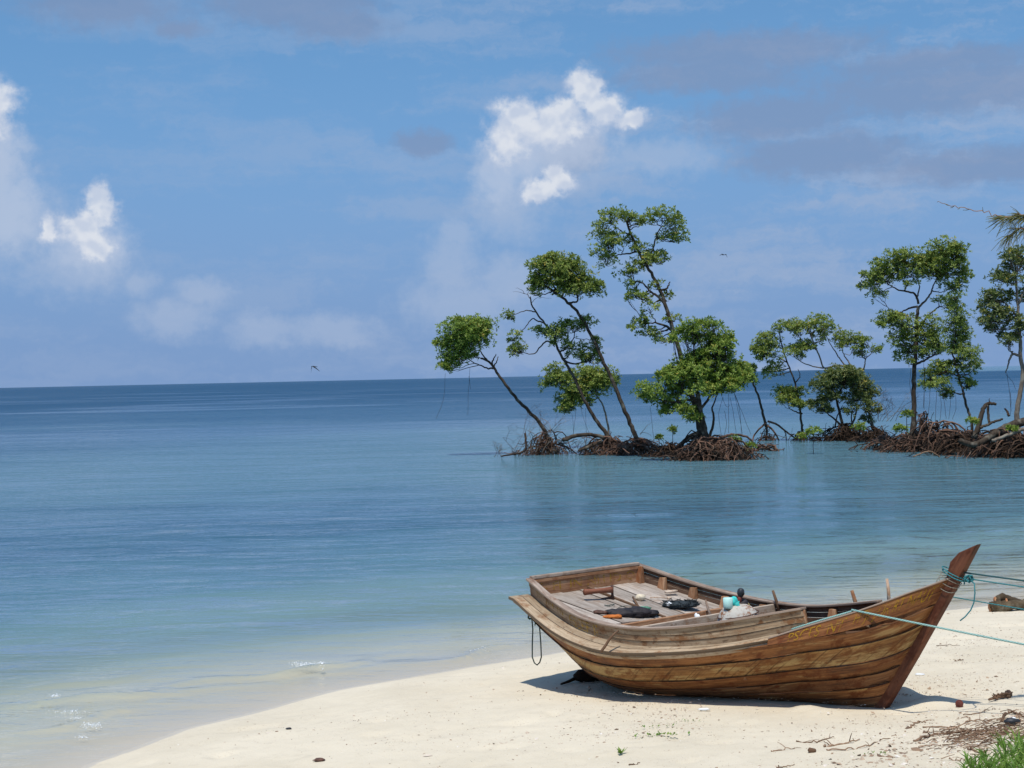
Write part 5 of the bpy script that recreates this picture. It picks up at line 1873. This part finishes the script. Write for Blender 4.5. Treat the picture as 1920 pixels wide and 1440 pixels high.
bare_bush('bare grey twiggy bush left of the leftmost root mound', 985, 848, DL + .3, 1.9, 9, 301, 1.3)
bare_bush('small leafless twigs rising right of the leaning trunk', 1038, 812, DL + .4, 1.3, 4, 302, .9)
bare_bush('tiny leafless twigs in the water at the far left of the shoal', 925, 856, DL - .2, .8, 5, 303, 1.6)
bare_bush('grey twigs in the water under the arching root', 1095, 850, DL + .6, 1.0, 5, 304, 1.4)
bare_bush('pale leafless thicket right of the dome bush', 1655, 790, unz(1640, 826)[1], 1.9, 9, 305, 1.2)


# mangrove seedlings and bright leaf tufts among the roots
def seedling(label, px, py, top, D=None, r=10, leaf='leaf', dens=1.3):
    p = unz(px, py, 0)
    D = D or p[1]
    o = thing('mangrove_seedling', label, 'seedling', at(px, py, D), 'young mangroves among the roots')
    off = Vector(o.location)
    k = D / FPX
    mb = MB()
    mb.tube(jitter_line([Vector(at(px, py, D)) - off + Vector((0, 0, -.05)), Vector(at(px, (py + top) / 2, D)) - off, Vector(at(px, top, D)) - off], .006, 6), .013, 5, .4)
    mb.build('stem', M['root_dark'], o)
    rr, _ = clump_rosettes(Vector(at(px, top, D)) - off, r * k, r * .7 * k, dens, np.random.default_rng(int(px)))
    leaves_mesh('leaves', rr, M[leaf], o, rng=np.random.default_rng(int(px) + 1))
    return o


seedling('lone seedling with a leafy head standing in open water before the right roots', 1525, 851, 813, None, 13, 'leaf_bright')
seedling('tiny seedling left of the big bush, between two root mounds', 1261, 838, 807, DL, 7)
seedling('small seedling sprouting right of the middle root mound', 1236, 838, 820, DL, 4)
seedling('bright green tuft on the dark stems under the dome bush', 1612, 830, 803, None, 12, 'leaf_bright')
seedling('bright green tuft on the fanning roots left of the straight trunk', 1690, 838, 808, None, 13, 'leaf_bright')
seedling('small yellow-green tuft left of the lone seedling', 1502, 828, 820, None, 7, 'leaf_bright')
seedling('green tuft at the top right of the reddish mound', 1378, 850, 826, DL - 3, 8, 'leaf_bright')
seedling('green tuft low on the right end of the reddish mound', 1408, 850, 836, DL - 3, 6, 'leaf_bright')
seedling('yellow-green tuft on the rightmost root heap', 1898, 850, 807, DR - 1.2, 8, 'leaf_bright')
seedling('green tuft beside the slender leaning trunk base', 1824, 840, 792, DR - .5, 8, 'leaf_bright')
seedling('small seedling right of the straight trunk foot', 1700, 822, 778, DR + .6, 9)

# ---------------------------------------------------------------- casuarina at the right edge (its trunk stands just outside the picture)
random.seed(77)
cz = float(ground_z(TREE_C[0], TREE_C[1]))
cas = thing('casuarina_tree', 'feathery casuarina branch tip reaching in from the right edge', 'tree', (TREE_C[0], TREE_C[1], cz))
coff = Vector(cas.location)
mb = MB()
mb.tube(jitter_line([Vector((0, 0, -.3)), Vector((.03, 0, 1.5)), Vector((-.05, .04, 3.2)), Vector((.04, 0, 5.2)), Vector((.1, .05, 7.4))], .012, 16), [lerp(.19, .06, i / 15) for i in range(16)], 9)
mb.build('trunk', M['bark'], cas)


def cas_branch(pts, r, needles, nl, start=0.0, droop=.5):
    line = jitter_line([Vector(p) - coff for p in pts], .008, 5 * len(pts))
    n_ = len(line)
    mb = MB()
    mb.tube(line, [lerp(r[0], r[1], i / (n_ - 1)) for i in range(n_)], 5, .6)
    mb.build('branch', M['twig'], cas)
    mb = MB()
    for i in range(needles):
        t = random.uniform(start, 1.0)
        k = min(int(t * (n_ - 1)), n_ - 2)
        p = line[k].lerp(line[k + 1], t * (n_ - 1) - k)
        tg = (line[k + 1] - line[k]).normalized()
        v = (tg * .8 + Vector((random.gauss(0, .35), random.gauss(0, .35), random.gauss(-.12, .25)))).normalized()
        l = nl * random.uniform(.6, 1.2)
        mb.tube([p, p + v * l * .5 + Vector((0, 0, -.01)), p + v * l + Vector((0, 0, -droop * l * .45))], [.0030, .0028, .0016], 3, random.uniform(.2, .9), cap=False)
    o = mb.build('needles', M['needle'], cas)
    o['kind'] = 'stuff'


DC = 12.6
e_ = lambda px, py, d=0.0: at(px, py, DC + d)
tk = np.array([TREE_C[0], TREE_C[1], 5.3])
cas_branch([tk, e_(2080, 392), e_(1990, 402), e_(1920, 404), (e_(1885, 407))], (.022, .006), 120, .14, .70)
cas_branch([tk, e_(2200, 380), e_(2080, 392), e_(1985, 402)], (.02, .012), 420, .2, .1)
for k_ in range(5):
    bx = 2330 - k_ * 72
    cas_branch([e_(bx, 372 + k_ * 5), e_(bx - 50, 350 + 30 * (k_ % 3)), e_(bx - 110, 372 + 46 * (k_ % 3))] if bx > 2110 else [e_(bx, 392), e_(bx + 40, 420), e_(bx + 20, 470)], (.010, .004), 110, .17, .2, .8)
cas_branch([e_(1890, 407), e_(1860, 401), e_(1820, 392), e_(1785, 386), e_(1757, 379)], (.0045, .0022), 5, .05, .1)
cas_branch([e_(1990, 402), e_(1950, 412), e_(1915, 428), e_(1890, 442)], (.012, .004), 60, .14, .35, .8)
for k_ in range(9):
    an = k_ * .7 + 1.2
    q = tk + np.array([0, 0, .3 + k_ * .2])
    rr = 1.6 - .1 * k_
    sx = abs(math.cos(an)) * .9 + .1
    cas_branch([q, q + np.array([sx * rr * .5, math.sin(an) * rr * .5, .12]), q + np.array([sx * rr, math.sin(an) * rr, -.05])], (.03, .006), 160, .22, .25, .6)


# ---------------------------------------------------------------- birds
def bird(label, px, py, D, span, pose):
    o = thing('flying_bird', label, 'bird', at(px, py, D), 'birds over the lagoon')
    mb = MB()
    k = span
    mb.tube([Vector((k * x, 0, k * z)) for (x, z) in pose['body']], [k * .012, k * .05, k * .045, k * .015], 6)
    mb.build('body', M['black'], o)
    for w in pose['wings']:
        mb = MB()
        vs = []
        n_ = len(w)
        for i, (x, z, c) in enumerate(w):
            for (dy, dz) in ((-c, .55 * c), (c, .45 * c), (c, -.45 * c), (-c, -.55 * c)):
                vs.append((k * (x), k * dy, k * (z + dz)))
        fs = [(i * 4 + j, i * 4 + (j + 1) % 4, i * 4 + 4 + (j + 1) % 4, i * 4 + 4 + j) for i in range(n_ - 1) for j in range(4)] + [(0, 3, 2, 1), tuple(n_ * 4 - 4 + j for j in range(4))]
        mb.add(vs, fs)
        mb.build('wing', M['black'], o, False)
    return o


bird('small dark bird flying low above the horizon at the left', 588, 691, 42, .20,
     dict(body=[(-.35, .28), (-.1, .30), (.25, .26), (.55, .20)], wings=[[(-.2, .28, .16), (-.30, -.05, .13), (-.34, -.55, .04)], [(-.05, .28, .16), (.35, .02, .13), (.80, -.38, .04)]]))
bird('tiny dark bird in the sky right of the tall mangrove', 1358, 478, 60, .20,
     dict(body=[(-.5, -.05), (-.2, .0), (.2, .05), (.45, .08)], wings=[[(-.1, .02, .14), (-.45, .16, .13), (-.9, -.12, .05)], [(.1, .03, .14), (.34, .06, .13), (.58, -.52, .05)]]))


# ---------------------------------------------------------------- log on the sand at the right
lp = on_sand(1868, 1146)
lg = thing('beach_log', 'broken log with orange split ends lying on the sand at the right edge', 'log', lp)
loff = Vector(lg.location)
M['split'] = wood('split_orange_wood', (.20, .07, .03), (.45, .21, .10), (.62, .38, .22), None, 0, .8, 0, .4)
M['logbark'] = bark('lichen_log_bark', (.07, .05, .03), (.24, .18, .11), .8)
G = lambda px, py, d=0.0: Vector(at(px, py, lp[1] + d)) - loff


def rough_log(pts, rad, n, seed, name, mt, amp=.14):
    """a log with a gnarled surface"""
    random.seed(seed)
    ln = jitter_line(pts, .005, n)
    mb = MB()
    mb.tube(ln, [lerp(rad[0], rad[1], i / (n - 1)) for i in range(n)], 14)
    ph = [random.uniform(0, 6) for _ in range(4)]
    c = ln
    vs = []
    for i, v in enumerate(mb.v):
        k = min(i // 14, n - 1)
        d = Vector(v) - c[k]
        an = (i % 14) / 14 * 6.283
        vs.append(tuple(c[k] + d * (1 + amp * (math.sin(an * 2 + ph[0] + k * .5) + .7 * math.sin(an * 5 + ph[1] + k * 1.1) + .5 * math.sin(k * 1.9 + ph[2])))))
    mb.v = vs
    return mb.build(name, mt, lg)


rough_log([G(1857, 1138), G(1880, 1137), G(1905, 1134), G(1935, 1132), G(1990, 1130)], (.070, .060), 22, 5, 'trunk', M['logbark'])
rough_log([G(1866, 1127, .06), G(1878, 1121, .10), G(1893, 1125, .16), G(1915, 1130, .2)], (.055, .045), 12, 6, 'stub', M['logbark'])


def split_face(px, py, d, r, seed):
    mb = MB()
    blob(mb, G(px, py, d), r, seed, .20, 3, (.38, .85, 1.0), 3.2)
    mb.build('split_end', M['split'], lg)


split_face(1857, 1138, -.01, .066, 71)
split_face(1866, 1126, .05, .052, 72)
split_face(1887, 1127, .02, .036, 73)


# ---------------------------------------------------------------- beach litter
M['debris'] = None
m_, t = mat('coral_chips')
tn = attr(t, 'tone')
finish(t, principled(t, t.ramp(tn, [(0.0, (.14, .09, .06)), (.25, (.32, .215, .145)), (.5, (.46, .34, .24)), (.8, (.60, .50, .40)), (1.0, (.78, .73, .66))]), .9, None, .2))
M['debris'] = m_


def chips(name, label, n, size, seed, where):
    """tiny flakes of coral, shell and bark: nobody could count them"""
    rng = np.random.default_rng(seed)
    P = where(rng, n)
    n = len(P)
    ax = rng.normal(0, 1, (n, 3)) * [1, 1, .25]
    ax /= np.linalg.norm(ax, axis=1, keepdims=True)
    bx = np.cross(ax, [[0, 0, 1.0]] + rng.normal(0, .3, (n, 3)))
    bx /= np.linalg.norm(bx, axis=1, keepdims=True)
    nz = np.cross(ax, bx)
    nz *= np.sign(nz[:, 2:3])
    l = rng.lognormal(math.log(size), .45, n)[:, None]
    w = l * rng.uniform(.3, .8, (n, 1))
    h = w * rng.uniform(.25, .6, (n, 1))
    c = P + nz * h * .3
    V = np.stack([c - ax * l, c - bx * w - nz * h * .4, c + ax * l * .9, c + bx * w * .9 - nz * h * .4, c + nz * h], 1).reshape(-1, 3)
    b = np.arange(n)[:, None] * 5
    F = np.concatenate([b + [0, 1, 4], b + [1, 2, 4], b + [2, 3, 4], b + [3, 0, 4]], 0)
    o = fast_mesh(name, V, F, np.repeat(rng.uniform(0, 1, n), 5), M['debris'], None, False)
    o['kind'] = 'stuff'
    tag(o, label, 'litter')
    return o


def scatter_area(rng, n):
    x = rng.uniform(-5.5, 7.5, n * 3)
    y = rng.uniform(9.6, 23, n * 3)
    d = inland(x, y)
    dens = np.clip((d - .15) / 3.0, .06, 1) * (.12 + 1.5 * np.clip(vnoise(x * .9, y * 1.8, 61) - .35, 0, 1) ** 1.2 * 2)
    dens *= np.where(x > 2.0, 1.35, .8)
    k = (rng.uniform(0, 1, n * 3) < dens) & (d > .12)
    x, y = x[k][:n], y[k][:n]
    return np.stack([x, y, ground_z(x, y)], 1)


chips('coral_chips', 'fine scatter of coral and shell chips over the sand', 24000, .0068, 401, scatter_area)
chips('bark_flakes', 'sparse darker flakes of bark and shell over the sand', 900, .012, 402, scatter_area)


def tide_line(rng, n):
    px = rng.normal(1790, 110, n)
    py = 1440 - (px - 1500) * .22 + rng.normal(0, 16, n) + 10
    P = on_sand_many(px[:700], py[:700])
    return P


chips('wrack_flakes', 'brown flakes of dry wrack along the twigs near the grass', 700, .016, 403, tide_line)


def ground_twig(label, pts, r, mt='twig', name='dry_twig', lift=.008, side=0):
    P = [Vector(on_sand(px, py)) + Vector((0, 0, lift)) for (px, py) in pts]
    line = jitter_line(P, .006, 4 * len(P))
    mb = MB()
    mb.tube(line, [lerp(r, r * .45, i / (len(line) - 1)) for i in range(len(line))], 5, random.random())
    for j in range(side):
        q = line[random.randrange(2, len(line) - 2)]
        v = Vector((random.gauss(0, 1), random.gauss(0, 1), .25)).normalized() * random.uniform(.05, .14)
        mb.tube([q, q + v * .5 + Vector((0, 0, .006)), q + v], [r * .5, r * .4, r * .25], 4, random.random(), cap=False)
    return tag(mb.build(name, M[mt], None), label, 'twig', 'dry twigs on the sand')


random.seed(91)
TW = [
    ('long thin root looping across the sand below the bow shadow', [(1730, 1366), (1762, 1364), (1790, 1360), (1812, 1354), (1819, 1350), (1818, 1346), (1806, 1345), (1794, 1348)], .010, 1),
    ('long thin root running to the right edge above the wrack', [(1812, 1354), (1836, 1350), (1862, 1351), (1890, 1352), (1925, 1352)], .009, 1),
    ('short hooked twig below the long looping root', [(1762, 1370), (1778, 1366), (1793, 1366), (1794, 1371)], .009, 0),
    ('thin straight twig pointing from the bow shadow to the right', [(1806, 1341), (1825, 1339), (1850, 1335), (1862, 1332)], .008, 2),
    ('stout reddish branch lying left in the wrack', [(1714, 1390), (1735, 1384), (1752, 1380), (1768, 1376)], .018, 3),
    ('long thin twig below the stout reddish branch', [(1722, 1402), (1745, 1399), (1770, 1398), (1795, 1396)], .008, 1),
    ('thick short stick beside the grass tip', [(1815, 1405), (1828, 1409), (1842, 1410), (1852, 1406)], .016, 1),
    ('pair-branched pale twig at the left of the grass', [(1780, 1421), (1795, 1424), (1812, 1427)], .008, 2),
    ('long curved twig on the sand left of the wrack', [(1550, 1409), (1580, 1409), (1610, 1405), (1640, 1395), (1662, 1385), (1680, 1378)], .010, 2),
    ('knobbly twig bundle end left of the curved twig', [(1545, 1402), (1565, 1397), (1590, 1394), (1612, 1387)], .014, 4),
    ('thin twig with an upright stub far left of the wrack', [(1494, 1391), (1512, 1393), (1532, 1393), (1548, 1388), (1564, 1384)], .010, 3),
    ('small dark twig at the bottom centre right', [(1446, 1409), (1466, 1406), (1490, 1404)], .010, 2),
    ('flat twig lying at the very bottom near the middle', [(1180, 1437), (1192, 1435), (1200, 1433)], .009, 0),
    ('dry twig at the bottom edge below the small dark twig', [(1456, 1440), (1472, 1437), (1490, 1433)], .009, 0),
    ('forked dry twig between the bow and the wrack', [(1706, 1366), (1716, 1359), (1728, 1356), (1736, 1357)], .012, 3),
    ('thick rust-coloured branch at the right edge above the grass', [(1878, 1353), (1884, 1342), (1894, 1336), (1906, 1339), (1920, 1345), (1935, 1350)], .020, 3),
    ('dark stick across the rust-coloured branch at the right edge', [(1890, 1335), (1906, 1337), (1930, 1339)], .012, 1),
    ('brown stick lying in the middle of the wrack', [(1770, 1378), (1790, 1374), (1806, 1371), (1820, 1373)], .020, 2),
    ('broken grey stick on the wrack left of the grass', [(1790, 1388), (1812, 1384), (1836, 1380), (1860, 1378)], .013, 4),
    ('short curled twig on the upper sand right of the bow', [(1790, 1237), (1800, 1235), (1806, 1238)], .010, 1),
    ('thin twigs on the sand right of the bow, in line with the rope', [(1756, 1213), (1775, 1211), (1800, 1210)], .007, 3),
]
for (lb, pts, r_, sd) in TW:
    ground_twig(lb, pts, r_ * .62, side=sd)

# dried seed pod / frond piece and a round nut
mb = MB()
P = [Vector(on_sand(px, py)) + Vector((0, 0, .022)) for (px, py) in ((1854, 1317), (1868, 1314), (1882, 1311), (1892, 1308), (1893, 1303))]
mb.tube(jitter_line(P, .006, 14), [lerp(.010, .034, min(1, i / 9)) for i in range(14)], 6, flat=.6)
for j in range(12):
    q = P[1].lerp(P[3], j / 11)
    mb.tube([q, q + Vector((random.gauss(0, .03), random.gauss(-.02, .03), .03)), q + Vector((random.gauss(-.05, .03), random.gauss(-.03, .04), .0))], .005, 4, .3, cap=False)
tag(mb.build('dry_frond', M['twig'], None), 'curled dry brown frond on the sand right of the bow', 'frond')
mb = MB()
blob(mb, Vector(on_sand(1799, 1326)) + Vector((0, 0, .028)), .034, 81, .05, 3, (1, 1, 1.1), 2)
tag(mb.build('round_nut', M['redbrown'], None), 'round dark brown nut on the sand beyond the bow shadow', 'nut')
mb = MB()
blob(mb, Vector(on_sand(1926, 1360)) + Vector((-.12, 0, .03)), .045, 82, .15, 2, (1.5, .8, .6), 2)
tag(mb.build('black_float', M['black'], None), 'black plastic float half hidden in the wrack at the right edge', 'float')
mb = MB()
blob(mb, Vector(on_sand(1899, 1355)) + Vector((0, 0, .03)), .028, 83, .2, 2, (1, .8, .7), 2)
tag(mb.build('pale_shell', M['white'], None), 'small pale shell in the wrack near the right edge', 'shell')
mb = MB()
blob(mb, Vector(on_sand(598, 1427)) + Vector((0, 0, .012)), .035, 84, .25, 2, (1.4, .7, .5), 3)
tag(mb.build('brown_seaweed', M['iron'], None), 'small clump of brown weed at the bottom left of the sand', 'seaweed')
mb = MB()
blob(mb, Vector(on_sand(541, 1368)) + Vector((0, 0, .008)), .022, 85, .2, 2, (1.4, .7, .5), 3)
tag(mb.build('dark_pebble', M['black'], None), 'single dark pebble on the sand near the left water line', 'pebble')
mb = MB()
blob(mb, Vector(on_sand(1320, 1332)) + Vector((0, 0, .008)), .03, 86, .3, 2, (1.5, .7, .4), 3)
tag(mb.build('pale_plastic_scrap', M['white'], None), 'pale blue-white plastic scrap on the sand below the hull', 'plastic')
mb = MB()
blob(mb, Vector(on_sand(1725, 1266)) + Vector((0, 0, .008)), .03, 87, .3, 2, (1.5, .7, .4), 3)
tag(mb.build('white_plastic_scrap', M['white'], None), 'flat white plastic scrap on the sand right of the stem', 'plastic')
mb = MB()
blob(mb, Vector(on_sand(1522, 1412)) + Vector((0, 0, .014)), .026, 88, .25, 2, (1.2, .8, .8), 3)
tag(mb.build('brown_husk', M['twig'], None), 'small brown husk on the sand at the bottom, right of centre', 'husk')


# little green plants on the open sand
def sprout(label, px, py, n, l, wd, seed, flat=0.0, name='beach_sprout'):
    rng = np.random.default_rng(seed)
    p = on_sand(px, py)
    o = thing(name, label, 'plant', p, 'small green plants on the sand')
    V, tn = [], []
    for i in range(n):
        an = rng.uniform(0, 6.28)
        base = np.array([rng.normal(0, .01 + flat), rng.normal(0, .008 + flat * .15), 0.0])
        d = np.array([math.cos(an) * .7, math.sin(an) * .7, rng.uniform(.3, 1.0) * (1 - min(flat * 3, .6))])
        d /= np.linalg.norm(d)
        s = np.cross(d, [0, 0, 1.0])
        s /= np.linalg.norm(s)
        L = l * rng.uniform(.7, 1.2)
        V += [base, base + d * L * .55 + s * wd, base + d * L, base + d * L * .55 - s * wd]
        tn += [rng.uniform(.3, .9)] * 4
    fast_mesh('leaves', np.array(V) + [0, 0, .005], np.arange(len(V)).reshape(-1, 4), tn, M['grass'], o)
    return o


sprout('single green sprout at the bottom of the sand, left of the twigs', 1165, 1413, 12, .06, .013, 501)
sprout('flat strip of green creeper on the sand below the hull', 1234, 1380, 34, .035, .010, 502, .10)
sprout('small dark green sprig above the green creeper strip', 1234, 1366, 10, .035, .008, 503, .05)
sprout('thin olive sprig right of the creeper, below the hull', 1285, 1352, 12, .03, .006, 504, .07)
sprout('small olive sprig at the bottom between the twigs', 1648, 1416, 12, .03, .006, 505, .06)


# grass in the bottom right corner
def grass():
    rng = np.random.default_rng(601)
    pts = []
    while len(pts) < 5200:
        px, py = rng.uniform(1760, 2080), rng.uniform(1370, 1600)
        lim = np.interp(px, [1790, 1815, 1840, 1870, 1900, 1920, 2080], [1470, 1430, 1415, 1398, 1386, 1380, 1330])
        if py > lim + rng.exponential(7) + 8 * math.sin(px * .21):
            pts.append((px, py))
    P = on_sand_many(*np.array(pts).T)
    n = len(P)
    an = rng.uniform(0, 6.28, n)
    lean = rng.uniform(.15, 1.1, n)
    d = np.stack([np.cos(an) * lean, np.sin(an) * lean, np.ones(n)], 1)
    d /= np.linalg.norm(d, axis=1, keepdims=True)
    s = np.cross(d, rng.normal(0, 1, (n, 3)))
    s /= np.linalg.norm(s, axis=1, keepdims=True)
    clump = vnoise(P[:, 0] * 5, P[:, 1] * 5, 71)
    L = (rng.uniform(.05, .13, n) * (.6 + clump * .8))[:, None]
    W = rng.uniform(.004, .008, (n, 1))
    bend = np.stack([np.cos(an), np.sin(an), -.4 * np.ones(n)], 1) * .25
    V = np.stack([P - s * W, P + s * W, P + d * L * .6 + s * W * .9, P + d * L * .6 - s * W * .9,
                  P + d * L + bend * L + s * W * .15, P + d * L + bend * L - s * W * .15], 1).reshape(-1, 3)
    b = np.arange(n)[:, None] * 6
    F = np.concatenate([b + [0, 1, 2, 3], b + [3, 2, 4, 5]], 0)
    tone = np.repeat(np.clip(.25 + .5 * clump + rng.normal(0, .16, n), 0, .92), 6)
    o = fast_mesh('grass', V, F, tone, M['grass'], None, False)
    o['kind'] = 'stuff'
    tag(o, 'bright green beach grass in the bottom right corner', 'grass')


grass()


def wrack():
    """dry stems matted around the grass"""
    random.seed(611)
    mb = MB()
    for i in range(280):
        px = random.gauss(1845, 45)
        py = np.interp(px, [1700, 1800, 1860, 1920], [1396, 1388, 1378, 1368]) + random.gauss(0, 12)
        p = Vector(on_sand(px, py)) + Vector((0, 0, .01 + random.random() * .02))
        an = random.gauss(0.15, .5)
        v = Vector((math.cos(an), math.sin(an), random.gauss(.05, .15))) * random.uniform(.04, .14)
        mb.tube([p, p + v * .5 + Vector((0, 0, random.uniform(0, .015))), p + v], [.004, .0035, .002], 3, random.random(), cap=False)
    o = mb.build('dry_wrack', M['twig'], None)
    o['kind'] = 'stuff'
    tag(o, 'matted dry stems and wrack along the edge of the grass', 'wrack')


wrack()


# ---------------------------------------------------------------- foam of the small breaking waves
def foam():
    rng = np.random.default_rng(701)
    m_, t = mat('sea_foam')
    finish(t, principled(t, (.86, .89, .90), .6, None, .4))
    V, F = [], []
    spots = [(562, 1246, 22, 4, 160), (582, 1251, 24, 5, 460), (602, 1255, 9, 3, 120), (172, 1362, 20, 6, 200), (155, 1384, 12, 2, 50), (125, 1337, 30, 3, 110), (105, 1306, 12, 3, 60), (145, 1350, 12, 3, 70), (900, 1222, 22, 2, 30)]
    for (px, py, sx, sy, n) in spots:
        for _ in range(n):
            q = unz(px + rng.normal(0, sx * .5), py + rng.normal(0, sy * .5), 0)
            z = float(wavelets(np.array([q[0]]), np.array([q[1]]))[0]) + .004 + rng.exponential(.006)
            r_ = rng.lognormal(math.log(.0036), .5)
            o = len(V)
            c = np.array([q[0], q[1], z])
            V += [c + [r_, 0, 0], c + [0, r_, 0], c + [-r_, 0, 0], c + [0, -r_, 0], c + [0, 0, r_ * .8], c + [0, 0, -r_ * .8]]
            F += [[o, o + 1, o + 4], [o + 1, o + 2, o + 4], [o + 2, o + 3, o + 4], [o + 3, o, o + 4], [o + 1, o, o + 5], [o + 2, o + 1, o + 5], [o + 3, o + 2, o + 5], [o, o + 3, o + 5]]
    o = fast_mesh('sea_foam', np.array(V), np.array(F), None, m_, None, True)
    o['kind'] = 'stuff'
    tag(o, 'white foam of small waves breaking at the left water line', 'foam')


foam()
